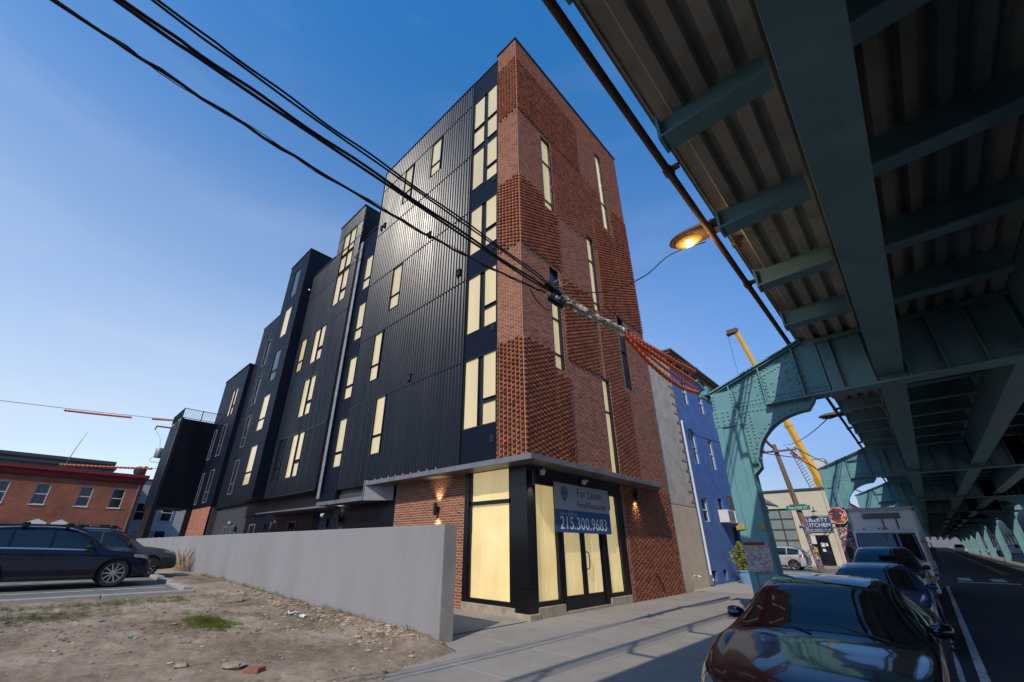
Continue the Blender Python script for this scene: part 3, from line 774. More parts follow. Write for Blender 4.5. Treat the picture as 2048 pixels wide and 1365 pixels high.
# stair block with roof terrace at the back
part(MB().box(-45, -40.92, 5.72, 8.2, 3.95, 10.74), 'stair_block', 'dark_grey')
for a, c in ((3.95, 7.0), (7.02, 10.0), (10.02, 10.76)):
    ribbed_x(5.70, 8.18, a, c, -40.9)
    panel_y(-45, -40.9, a, c, 5.70)
part(MB().box(-41.05, -40.86, 5.66, 5.86, 3.9, 10.8), 'corner_post', 'black')
part(MB().box(-43.4, -40.86, 5.66, 6.0, 0.3, 3.94), 'leg', 'black')
part(MB().box(-41.2, -40.9, 7.9, 8.2, 0.3, 3.95), 'corner_post', 'black')
rl = MB()
for y in frange(5.7, 9.6, .115): rl.box(-40.92, -40.90, y, y + .018, 10.85, 11.6)
for x in frange(-45, -40.9, .13): rl.box(x, x + .018, 5.70, 5.72, 10.85, 11.6)
rl.box(-40.94, -40.88, 5.68, 9.6, 11.58, 11.62).box(-40.93, -40.89, 5.68, 9.6, 10.82, 10.86).box(-45, -40.9, 5.68, 5.73, 11.58, 11.62)
for y in (5.7, 7.0, 8.3, 9.6): rl.box(-40.95, -40.88, y - .03, y + .03, 10.74, 11.63)
part(rl, 'railing', 'black')

# ---- ground floor along the side yard
for k in range(9):
    x0 = -35.5 + k * 2.6
    Yg = 8.72 if x0 > -29.2 else 8.72
    if x0 + 2.6 > -12.2: break
    panel_y(x0, min(x0 + 2.6, -12.2), 0.4, 2.95, Yg, 'ribbed' if k % 3 else 'navy'); panel_y(x0, min(x0 + 2.6, -12.2), 2.95, 3.72, Yg, 'black')
for x0 in (-33.2, -31.6, -28.2, -24.9, -22.6, -18.9):
    window_y(x0, x0 + .95, 1.2, 2.5, 8.70, [(x0 + .06, x0 + .89, 1.26, 2.44)], lit=False, frame=.05, m='mid_grey')
part(MB().box(-16.45, -12.2, YF + .03, YF + .2, 0.3, 2.85), 'side_panel', 'black')
panel_y(-16.45, -14.3, 0.3, 2.8, YF + .02, 'ribbed'); panel_y(-14.3, -12.2, .3, 2.8, YF + .02, 'ribbed')
# lower canopy, its splayed step, and the shop canopy: folded metal
part(MB().box(-16.6, -13.15, 7.32, YF, 2.80, 2.86).box(-16.6, -13.15, 7.30, 7.36, 2.80, 2.93), 'canopy', 'canopy', bevel=.004)
part(MB().prism([(-24.6, 2.86), (-16.6, 2.80), (-16.6, 2.88), (-24.6, 2.90)], 'y', 7.75, 8.7), 'canopy', 'canopy')
stp = MB(); stp.v = [(-13.15,7.30,2.80),(-12.35,YF,2.80),(-12.35,YF,3.36),(-13.15,7.30,3.44),(-13.12,7.34,2.86),(-12.3,YF,2.86)]
stp.f = [(0,1,2,3)]; stp.t = [None]
part(stp, 'canopy_step', 'canopy')
part(MB().box(-13.17, -13.12, 7.30, YF, 2.80, 3.44), 'canopy_step', 'canopy')
cp = MB()
ztp, zbt = 3.40, 3.27
outer = [(-13.15, 7.30), (-5.80, 7.12), (-5.80, 14.0), (XF, 15.6)]
inner = [(-13.15, YF), (XF, YF), (XF, 14.0), (XF, 15.6)]
poly = [(-13.15, 7.32), (-5.98, 7.40), (-5.98, 14.35), (XF + .01, 15.4), (XF + .01, YF - .01), (-13.15, YF - .01)]
cp.prism([(p[0], p[1]) for p in poly], 'z', zbt, ztp)
part(cp, 'canopy', 'canopy', bevel=.004)
bl = MB()
for x in frange(-12.6, -9.4, .42): bl.lathe([(0, .05), (.02, .05), (.022, 0)], (x, 7.36, ztp), n=6)
part(bl, 'bolts', 'galv')
part(MB().box(-12.9, -9.2, YF - .09, YF - .03, 3.43, 3.52), 'flashing', 'galv')

# ---- shop front
sf = MB()
# left light: transom and tall pane
def paper_sheets(u0, u1, z0, z1, place, parent, seed, top=None):
    """brown paper hung behind the glass in overlapping, slightly wrinkled sheets"""
    rn = random.Random(seed); n = max(2, int(round((u1 - u0) / .34))); w = (u1 - u0) / n
    for k in range(n):
        a = u0 + k * w - (.015 if k else 0); c = u0 + (k + 1) * w + (.015 if k < n - 1 else 0); d0 = .004 * (k % 2) + rn.uniform(0, .002)
        zt = z1
        b = MB(); nu, nv = 7, 26; s0 = rn.uniform(0, 50); tl = rn.uniform(-.012, .012)
        for j in range(nv + 1):
            for i in range(nu + 1):
                u = a + (c - a) * i / nu + (tl * (j / nv) if 0 < i < nu else 0); z = z0 + (zt - z0) * j / nv
                h = .010 * mnoise.noise((u * 9 + s0, z * 1.6, s0)) + .006 * mnoise.noise((u * 22, z * 7 + s0, 3.0)) + .004 * abs(mnoise.noise((u * 5 + z * 4, z * 9, s0)))
                b.v.append(place(u, d0 + h + .012, z))
        b.f = [(j*(nu+1)+i, j*(nu+1)+i+1, (j+1)*(nu+1)+i+1, (j+1)*(nu+1)+i) for j in range(nv) for i in range(nu)]
        q_ = rn.uniform(.90, 1.06); b.t = [(q_, q_ * rn.uniform(.97, 1.0), q_ * rn.uniform(.90, 1.0))] * len(b.f)
        o = b.build('paper_sheet', 'paper', None, tint=True)
        for f_ in o.data.polygons: f_.use_smooth = True
        o.parent = parent; o.matrix_parent_inverse = Matrix.Identity(4)
def shop_pane_y(x0, x1, z0, z1, Y, parent):
    paper_sheets(x0, x1, z0, z1, lambda u, d, z: (u, Y + .02 - d, z), parent, int(abs(x0 * 31 + z0 * 7)))
def paper_material():
    m = bpy.data.materials.new('papered_glass'); m.use_nodes = True; n, l = m.node_tree.nodes, m.node_tree.links
    b = n['Principled BSDF']; b.inputs['Roughness'].default_value = .5; b.inputs['Specular IOR Level'].default_value = .3; b.inputs['Coat Weight'].default_value = .25
    b.inputs['Coat Roughness'].default_value = .04
    t = n.new('ShaderNodeTexCoord'); a = n.new('ShaderNodeTexNoise'); a.inputs['Scale'].default_value = 1.6; a.inputs['Detail'].default_value = 2
    l.new(t.outputs['Object'], a.inputs['Vector'])
    cr = n.new('ShaderNodeValToRGB'); e = cr.color_ramp.elements
    e[0].position = .3; e[0].color = (.58, .45, .215, 1); e[1].position = .7; e[1].color = (.66, .53, .28, 1)
    l.new(a.outputs['Fac'], cr.inputs['Fac'])
    at = n.new('ShaderNodeAttribute'); at.attribute_name = 'tint'
    mm = n.new('ShaderNodeMix'); mm.data_type = 'RGBA'; mm.blend_type = 'MULTIPLY'; mm.inputs[0].default_value = 1
    l.new(cr.outputs[0], mm.inputs[6]); l.new(at.outputs['Color'], mm.inputs[7])
    l.new(mm.outputs[2], b.inputs['Base Color']); l.new(mm.outputs[2], b.inputs['Emission Color']); b.inputs['Emission Strength'].default_value = .60  # sheets emit their own tint in place of shop lighting behind them
    return m
M['paper'] = paper_material()
b = MB(); Yw = YF + .03
b.box(-8.80, -8.62, YF - .02, YF + .2, .02, 3.34); b.box(-8.62, -7.12, YF + .0, YF + .12, 2.42, 2.52); b.box(-8.62, -7.12, YF, YF + .12, 3.26, 3.34)
b.box(-8.62, -7.12, YF - .01, YF + .12, .20, .30); b.box(-8.62, -8.55, YF, YF + .12, .3, 3.26); b.box(-7.19, -7.12, YF, YF + .12, .3, 3.26)
sw1 = part(b, 'shop_window', 'black')
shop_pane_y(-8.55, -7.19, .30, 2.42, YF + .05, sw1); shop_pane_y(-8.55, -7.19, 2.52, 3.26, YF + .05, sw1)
part(MB().box(-8.78, -7.0, YF - .05, YF + .14, -.02, .20), 'plinth', 'plinth', bevel=.01)
# corner column, stone clad in two lifts
part(MB().box(-7.12, XF - .0, YF - .02, 8.22, .58, 3.34), 'corner_column', 'blackstone', bevel=.006)
part(MB().box(-7.14, XF + .02, YF - .04, 8.24, .12, .572), 'corner_column', 'blackstone', bevel=.006)
part(MB().box(-7.12, XF + .06, YF - .09, 8.28, -.02, .12), 'plinth', 'plinth', bevel=.02)
# entrance side
XS = XF - .04
b = MB()
b.box(XS - .12, XS + .05, 8.24, 12.58, 2.93, 3.34)                       # fascia
for (y0, y1) in ((8.24, 8.30), (9.13, 9.24), (9.28, 9.34), (11.26, 11.36), (11.40, 11.50), (12.27, 12.58)):
    b.box(XS - .10, XS + .03, y0, y1, .08, 2.93)
b.box(XS - .10, XS + .02, 8.30, 9.13, .22, .32); b.box(XS - .10, XS + .02, 11.50, 12.27, .20, .30)
b.box(XS - .10, XS + .02, 9.34, 11.26, 2.80, 2.93); b.box(XS - .10, XS + .02, 8.30, 9.13, 2.86, 2.93); b.box(XS - .10, XS + .02, 11.5, 12.27, 2.86, 2.93)
ent = part(b, 'entrance_frame', 'black', bevel=.004)
def shop_pane_x(y0, y1, z0, z1, parent, X=XS - .05):
    paper_sheets(y0, y1, z0, z1, lambda u, d, z: (X - .02 + d, u, z), parent, int(y0 * 17))
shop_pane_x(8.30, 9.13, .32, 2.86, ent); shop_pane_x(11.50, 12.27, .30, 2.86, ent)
for (y0, y1) in ((9.35, 10.29), (10.31, 11.25)):
    d = MB(); s = .10
    d.box(XS - .07, XS - .015, y0, y0 + s, .06, 2.79); d.box(XS - .07, XS - .015, y1 - s, y1, .06, 2.79)
    d.box(XS - .07, XS - .015, y0 + s, y1 - s, .06, .36); d.box(XS - .07, XS - .015, y0 + s, y1 - s, 2.69, 2.79)
    dr = part(d, 'door', 'black', bevel=.003)
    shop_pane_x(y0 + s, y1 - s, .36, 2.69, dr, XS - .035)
    yh = y1 - .05 if y0 < 10 else y0 + .05
    yo = .10 if y0 > 10 else -.0
    if y0 > 10:
        h = MB().tube([(XS - .02, yh, .92), (XS + .06, yh, .92), (XS + .08, yh + .04, .96), (XS + .08, yh + .06, 1.12), (XS + .08, yh + .04, 1.28), (XS + .06, yh, 1.32), (XS - .02, yh, 1.32)], .014, 8).build('handle', 'black', None, smooth=True)
        h.parent = dr; h.matrix_parent_inverse = Matrix.Identity(4)
part(MB().box(XF - .2, XF + .02, 8.26, 9.28, -.02, .22), 'plinth', 'plinth', bevel=.01); part(MB().box(XF - .2, XF + .02, 11.4, 12.58, -.02, .20), 'plinth', 'plinth', bevel=.01)
part(MB().box(XF - .2, XF + .03, 9.28, 11.4, -.02, .055), 'threshold', 'plinth')
# hose bib and stain
part(MB().tube([(XF, 14.35, .62), (XF + .14, 14.35, .60), (XF + .15, 14.35, .50)], .035, 8).lathe([(0, .0), (.06, .0), (.06, .02), (0, .02)], (XF + .10, 14.35, .66), n=10), 'hose_valve', 'red_trim')

# ================================================================== GARDEN WALL
gw = empty('concrete_wall', (-20, 5.3, 0), 'long smooth pale grey concrete wall along the vacant lot', 'wall')
def child(b, name, m, par, **k):
    """part authored in world space, under an unrotated empty"""
    o = b.build(name, m, None, **k); o.parent = par; o.matrix_parent_inverse = par.matrix_basis.inverted(); return o
child(MB().prism([(-39.0, -.3), (-6.206, -.3), (-6.206, 1.80), (-39.0, 1.76)], 'y', 5.14, 5.44), 'wall_body', 'concrete', gw, bevel=.012)
child(MB().box(-6.204, -6.198, 5.145, 5.435, -.3, 1.795), 'end_face', 'concrete_end', gw)

# ================================================================== ELEVATED RAILWAY
VB = 0.96
def vx(x): return x * VB
def vz(z): return EYE + (z - EYE) * VB
Y1, SPAN = 10.66, 14.6
CX0 = 1.33                       # centre line of the structure
via = empty('elevated_railway', (CX0, 40, 0), 'teal riveted steel elevated railway running above the street', 'viaduct')
def vchild(b, name, m, par=None, **k):
    par = par or via
    o = b.build(name, m, None, **k); o.parent = par; o.matrix_parent_inverse = (Matrix.Translation(par.location) if par is via else Matrix.Identity(4)).inverted(); return o
ZD = vz(5.76)                    # underside of the deck
XE = vx(-.88)                    # deck edge
XR = 6.15                         # the deck oversails the far row of columns
YA, YB_ = -34.0, 240.0
# slab with its stepped edge
vchild(MB().box(XE, XR, YA, YB_, ZD + .10, ZD + .42), 'deck_slab', 'deck')
for sx, nm in ((XE, -1), (XR, 1)):
    vchild(MB().box(sx, sx - nm * .02, YA, YB_, ZD + .08, ZD + .12).box(sx - .02, sx + nm * .02, YA, YB_, ZD + .17, ZD + .42), 'edge_beam', 'deck')
    vchild(MB().box(sx + nm * .0, sx + nm * .06, YA, YB_, ZD + .26, ZD + .48), 'edge_kerb', 'deck')
# open rail fence on the edge (its gaps let thin strips of sun through)
for z, rr_ in ((ZD + 1.45, .018), (ZD + 1.66, .018), (ZD + 1.92, .05)):
    vchild(MB().tube([(-1.12, YA, z), (-1.12, YB_, z)], rr_, 6), 'handrail', 'teal')
for yy in frange(YA, 150, 2.4):
    vchild(MB().box(-1.10, -1.05, yy - .03, yy + .03, ZD + 1.2, ZD + 1.95).box(-1.05, -.6, yy - .03, yy + .03, ZD + 1.2, ZD + 1.26).box(-.66, -.6, yy - .03, yy + .03, ZD + .4, ZD + 1.2), 'fence_post', 'teal')
# corrugated pans under the slab
cg = MB(); pitch = .25; n = int((XR - XE - .3) / pitch)
for i in range(n):
    x0 = XE + .12 + i * pitch
    pts = [(x0, ZD + .11), (x0 + .045, ZD + .11), (x0 + .075, ZD - .0), (x0 + .185, ZD - .0), (x0 + .215, ZD + .11), (x0 + pitch, ZD + .11)]
    for a, c in zip(pts, pts[1:]):
        cg.quad((a[0], YA, a[1]), (a[0], YB_, a[1]), (c[0], YB_, c[1]), (c[0], YA, c[1]))
vchild(cg, 'corrugated_soffit', 'deck')
# main longitudinal girders
ZG = vz(4.64)
for xc in (.385, 2.25, 3.80, 5.35):
    g = MB(); g.box(xc - .20, xc + .20, YA, YB_, ZG, ZG + .045).box(xc - .02, xc + .02, YA, YB_, ZG + .045, ZD + .1)
    g.box(xc - .11, xc - .02, YA, YB_, ZG + .045, ZG + .06).box(xc + .02, xc + .11, YA, YB_, ZG + .045, ZG + .06)
    vchild(g, 'girder', 'teal_brightened')
g = MB(); g.box(XE + .10, XE + .16, YA, YB_, ZD - .02, ZD + .12).box(XR - .16, XR - .10, YA, YB_, ZD - .02, ZD + .12)
# floor beams, eight to a span
fb = MB(); W = .115
fb.box(XE + .05, .17, -W, W, ZD - .32, ZD - .295).box(XE + .05, .17, -.015, .015, ZD - .295, ZD + .02).box(XE + .03, XE + .06, -W, W, ZD - .34, ZD + .0)
for (u0, u1) in ((.60, 2.04), (2.46, 3.59), (4.01, 5.14)):
    fb.box(u0, u1, -W, W, ZD - .40, ZD - .37).box(u0, u1, -.015, .015, ZD - .37, ZD + .02)
fb.box(5.56, XR - .05, -W, W, ZD - .32, ZD - .295).box(5.56, XR - .05, -.015, .015, ZD - .295, ZD + .02)
first = None
y = Y1 - SPAN * 3
kk = 0
while y < 200:
    if abs((y - Y1) / SPAN - round((y - Y1) / SPAN)) > 0.02:
        if first is None:
            first = vchild(fb, 'floor_beam', 'teal_brightened'); first.location.y = y; ref = first
        else:
            o = first.copy(); COL.objects.link(o); o.location.y = y
    y += SPAN / 8
# pipe along the edge with couplings and brackets
pm = MB(); XP, ZP = vx(-1.07), vz(5.93)
pm.tube([(XP, YA, ZP), (XP, YB_, ZP)], .045, 10)
vchild(pm, 'conduit', 'rust', smooth=True)
for yy in frange(-6, 130, 3.4):
    vchild(MB().tube([(XP, yy - .06, ZP), (XP, yy + .06, ZP)], .062, 10).box(XP, XE - .05, yy - .02, yy + .02, ZP - .02, ZP + .05), 'pipe_clamp', 'rust')

def arc_pts(n=14):
    """underside of the curved knee, column to girder"""
    c = (vx(-1.08), vz(3.12)); rx, rz = vx(1.18), (4.22 - 3.12) * VB
    return [(c[0] - rx * cos(a), c[1] + rz * sin(a)) for a in [pi / 2 * i / n for i in range(n + 1)]]
def rivet(b, x, z, y, r=.026):
    i = len(b.v); n = 6
    for (rr, h) in ((r, 0), (r * .75, r * .6)):
        for j in range(n):
            a = 2 * pi * j / n; b.v.append((x + rr * cos(a), y - h, z + rr * sin(a)))
    b.v.append((x, y - r * .85, z))
    for j in range(n):
        j2 = (j + 1) % n
        b.f.append((i + j, i + j2, i + n + j2, i + n + j)); b.f.append((i + n + j, i + n + j2, i + 2 * n)); b.t += [None, None]
def bent(Yk, detail):
    e = empty('bent', (0, 0, 0)); e.parent = via; e.matrix_parent_inverse = Matrix.Translation(via.location).inverted()
    gz = road_z(Yk)
    XL0, XL1, ZT = vx(-2.95), vx(-2.42), vz(4.98)
    ZB = vz(4.50)                      # girder underside
    def sub(b, name, m='teal', **k):
        o = b.build(name, m, None, **k); o.parent = e; return o
    for side in (0, 1):
        mx = (lambda x: x) if side == 0 else (lambda x: 2 * CX0 - x)
        # column: two channels with a recessed face between them
        c = MB(); hd = .24
        c.box(mx(XL0 + .012), mx(XL1 - .012), Yk - hd + .03, Yk + hd - .03, gz - .2, ZT - .02)
        c.box(mx(XL0), mx(XL0 + .13), Yk - hd, Yk + hd, gz - .2, ZB); c.box(mx(XL1 - .13), mx(XL1), Yk - hd, Yk + hd, gz - .2, ZB)
        c.box(mx(XL0 - .015), mx(XL1 + .015), Yk - hd - .012, Yk + hd + .012, ZB - .40, ZB)
        c.box(mx(XL0 - .05), mx(XL1 + .05), Yk - hd - .05, Yk + hd + .05, gz - .2, gz + .35)
        sub(c, 'column', bevel=.008)
        # bracket web, rising to the deck
        w = MB(); t = .02
        poly = [(mx(XL0), ZB), (mx(XE + .3), ZB), (mx(XE + .3), ZD + .02), (mx(XE - .02), ZD + .04), (mx(XL0), ZT)]
        w.prism(poly, 'y', Yk - t, Yk + t); sub(w, 'bracket_plate')
        f = MB()
        f.beam((mx(XL0 - .06), Yk, ZT + .02), (mx(XE + .05), Yk, ZD + .06), .34, .03)
        f.beam((mx(XL0 - .06), Yk, ZT - .03), (mx(XE + .05), Yk, ZD + .01), .25, .02)
        sub(f, 'top_flange')
        # curved knee with its rim
        ap = arc_pts(); k = MB()
        x_in = XL1 - .02
        kp = [(mx(x_in), ZB - .005)] + [(mx(x_in), vz(2.93))] + [(mx(vx(-2.26)), vz(3.10))] + [(mx(a), c2) for a, c2 in ap] + [(mx(vx(-.94)), vz(4.40)), (mx(vx(-.92)), ZB - .005)]
        k.prism(kp, 'y', Yk - t * .9, Yk + t * .9); sub(k, 'knee_plate')
        r = MB(); rim = [(x_in, vz(2.93)), (vx(-2.26), vz(3.10))] + ap + [(vx(-.94), vz(4.40)), (vx(-.90), ZB - .01)]
        for a, c2 in zip(rim, rim[1:]):
            r.beam((mx(a[0]), Yk, a[1]), (mx(c2[0]), Yk, c2[1]), .26, .022, up=(0, 0, 1) if abs(a[0] - c2[0]) > 1e-3 else (1, 0, 0))
        sub(r, 'knee_flange')
        for xq in (vx(-2.52), vx(-1.80), vx(-1.05)):
            ztop = ZT + (xq - XL0) / (XE - XL0) * (ZD - ZT) - .03
            sub(MB().box(mx(xq - .012), mx(xq + .012), Yk - .13, Yk - .02, ZB, ztop), 'stiffener')
        if side == 1:                  # far row: post head and an outer knee under the oversailing deck
            sub(MB().box(mx(XL0), mx(XL1), Yk - .2, Yk + .2, ZT - .02, ZD), 'post_head')
            xo = mx(XL0) - .02; ko = [(xo, ZB - .04), (xo, vz(3.2))] + [(xo + .55 * (1 - cos(pi / 2 * i / 8)), vz(3.2) + (ZB - .1 - vz(3.2)) * sin(pi / 2 * i / 8)) for i in range(9)]
            sub(MB().prism(ko, 'y', Yk - .02, Yk + .02), 'knee_plate')
        if detail:
            rv = MB(); rnd = random.Random(5)
            yy = Yk - t
            def rows(p, q, n, y=yy):
                for i in range(n):
                    u = i / (n - 1); rivet(rv, mx(p[0] + (q[0] - p[0]) * u), p[1] + (q[1] - p[1]) * u, y)
            def ztop(x): return ZT + (x - XL0) / (XE - XL0) * (ZD - ZT)
            for d in (.11, .22): rows((XL0 + .1, ztop(XL0 + .1) - d), (XE - .05, ztop(XE - .05) - d), 26)
            for d in (.07, .16): rows((XL0 + .1, ZB + d), (XE + .2, ZB + d), 30)
            for i in range(8):
                for j in range(4):
                    x = vx(-2.30) + i * .165; z = ZB + .27 + j * .19 + (i % 2) * .095
                    if z < ztop(x) - .3: rivet(rv, mx(x), z, yy)
            for xq in (vx(-2.62), vx(-2.42), vx(-1.86), vx(-1.74), vx(-1.11), vx(-.99)):
                rows((xq, ZB + .2), (xq, ztop(xq) - .3), 6)
            for a, c2 in zip(ap, ap[1:]):
                rivet(rv, mx(a[0] + (-.07)), a[1] + .07, yy)
            rows((vx(-2.30), ZB - .08), (vx(-1.0), ZB - .08), 16); rows((x_in + .09, vz(3.1)), (x_in + .09, ZB - .1), 16); rows((x_in + .20, vz(3.3)), (x_in + .20, ZB - .15), 14)
            yc = Yk - hd - .014
            for x in (XL0 + .06, XL0 + .20, XL1 - .20, XL1 - .06): rows((x, ZB - .34), (x, ZB - .06), 4, yc)
            for x in (XL0 + .06, XL1 - .06): rows((x, ZB + .06), (x, ZT - .1), 5, Yk - hd + .03)
            o = sub(rv, 'rivets', smooth=False); o['kind'] = 'stuff'
    # cross girder under the deck
    w = MB(); w.box(XE + .28, XR - .1, Yk - .02, Yk + .02, ZB, ZD); w.box(XE - .9, XR - .1, Yk - .19, Yk + .19, ZB - .035, ZB)
    w.box(XE + .28, XR - .1, Yk - .15, Yk + .15, ZD - .1, ZD - .02)
    sub(w, 'cross_girder', 'teal_brightened')
    s = MB()
    for x in frange(XE + .5, XR - .5, .5): sub(MB().box(x - .012, x + .012, Yk - .12, Yk + .12, ZB, ZD - .1), 'stiffener', 'teal_brightened')
    return e
for k in range(-2, 10):
    bent(Y1 + SPAN * k, k in (0, 1))

# ---- posters, tape and street furniture on the near column
ps = MB().box(vx(-2.93), vx(-2.45), Y1 - .262, Y1 - .255, vz(.99), vz(1.55))
def print_material(name, cols, scale=7, seed=0.0):
    m = bpy.data.materials.new(name); m.use_nodes = True; n, l = m.node_tree.nodes, m.node_tree.links
    b = n['Principled BSDF']; b.inputs['Roughness'].default_value = .6
    t = n.new('ShaderNodeTexCoord'); mp = n.new('ShaderNodeMapping'); mp.inputs['Location'].default_value = (seed, seed, seed)
    l.new(t.outputs['Object'], mp.inputs['Vector'])
    v = n.new('ShaderNodeTexVoronoi'); v.inputs['Scale'].default_value = scale; l.new(mp.outputs[0], v.inputs['Vector'])
    r = n.new('ShaderNodeValToRGB'); r.color_ramp.interpolation = 'CONSTANT'
    e = r.color_ramp.elements
    for i, c in enumerate(cols):
        q = e[0] if i == 0 else (e[1] if i == 1 else e.new(i / len(cols)))
        q.position = i / len(cols); q.color = (*c, 1)
    l.new(v.outputs['Color'], r.inputs['Fac']); l.new(r.outputs[0], b.inputs['Base Color'])
    return m
M['poster'] = print_material('poster_print', [(.36, .34, .37), (.33, .29, .35), (.30, .16, .22), (.40, .38, .39), (.34, .31, .2), (.28, .23, .31)], 22)
M['stickers'] = print_material('sticker_print', [(.45, .45, .46), (.05, .05, .06), (.10, .10, .22), (.4, .4, .4), (.30, .06, .06), (.06, .06, .08), (.2, .17, .1), (.02, .02, .025)], 16, 3.0)
po = empty('poster', (vx(-2.7), Y1 - .26, vz(1.2)), 'faded pink and white poster pasted on the near teal column', 'poster')
child(ps, 'sheet', 'poster', po); child(MB().box(vx(-2.93), vx(-2.52), Y1 - .266, Y1 - .2625, vz(1.50), vz(1.555)), 'heading', 'red_trim', po)
for (x0, x1, lab) in ((-2.99, -2.82, 'torn yellow tape scrap on the left edge of the near teal column'), (-2.52, -2.42, 'short yellow tape scrap on the right edge of the near teal column')):
    finish(MB().prism([(vx(x0), vz(1.80)), (vx(x1), vz(1.82)), (vx(x1), vz(1.90)), (vx((x0 + x1) / 2), vz(1.93)), (vx(x0), vz(1.88))], 'y', Y1 - .27, Y1 - .256).build('tape_scrap', 'yellow_paint'), lab, 'tape')
st = empty('sticker_patch', (vx(-2.7), Y1 + SPAN - .26, 1.5), 'dense patch of stickers and flyers around the second teal column', 'stickers')
child(MB().box(vx(-2.96), vx(-2.41), Y1 + SPAN - .27, Y1 + SPAN - .256, .4, 2.45), 'flyers', 'stickers', st)
child(MB().box(vx(-2.41) + .002, vx(-2.40) + .004, Y1 + SPAN - .25, Y1 + SPAN + .2, .4, 2.45), 'flyers', 'stickers', st)
# stop sign
ss = empty('stop_sign', (vx(-2.72), Y1 + SPAN - .42, 2.78), 'red octagonal stop sign strapped to the second teal column', 'traffic sign')
oc = [(vx(-2.72) + .36 * cos(radians(22.5 + 45 * i)), 2.78 + .36 * sin(radians(22.5 + 45 * i))) for i in range(8)]
oi = [(vx(-2.72) + .335 * cos(radians(22.5 + 45 * i)), 2.78 + .335 * sin(radians(22.5 + 45 * i))) for i in range(8)]
M['sign_red'] = mat('sign_red', (.36, .018, .022), .45, var=.15, vscale=6, dirt=(.12, .02, .02), dscale=6, damt=.6)
M['sign_white'] = mat('sign_white', (.66, .65, .63), .5, var=.08, vscale=6)
child(MB().prism(oc, 'y', Y1 + SPAN - .43, Y1 + SPAN - .42), 'border', 'sign_white', ss); child(MB().prism(oi, 'y', Y1 + SPAN - .436, Y1 + SPAN - .4305), 'face', 'sign_red', ss)
child(MB().box(vx(-2.75), vx(-2.69), Y1 + SPAN - .42, Y1 + SPAN - .25, 2.5, 3.0), 'strap', 'galv', ss)
def sign_text(par, name, body, size, m, origin, right, up, **k):
    o = text_mesh(name, body, size, m, None, origin, right, up, **k); o.parent = par; o.matrix_parent_inverse = par.matrix_basis.inverted(); return o
sign_text(ss, 'lettering', 'STOP', .29, 'sign_white', (vx(-2.72), Y1 + SPAN - .438, 2.78), (1, 0, 0), (0, 0, 1))
child(MB().prism([(vx(-2.72) + .02, 2.57), (vx(-2.72) + .17, 2.51), (vx(-2.72) + .22, 2.63), (vx(-2.72) + .10, 2.7)], 'y', Y1 + SPAN - .4405, Y1 + SPAN - .4382), 'sticker', 'yellow_paint', ss)
child(MB().box(vx(-2.72) - .16, vx(-2.72) + .08, Y1 + SPAN - .4405, Y1 + SPAN - .4385, 2.62, 2.98), 'sticker', 'dark_grey', ss)

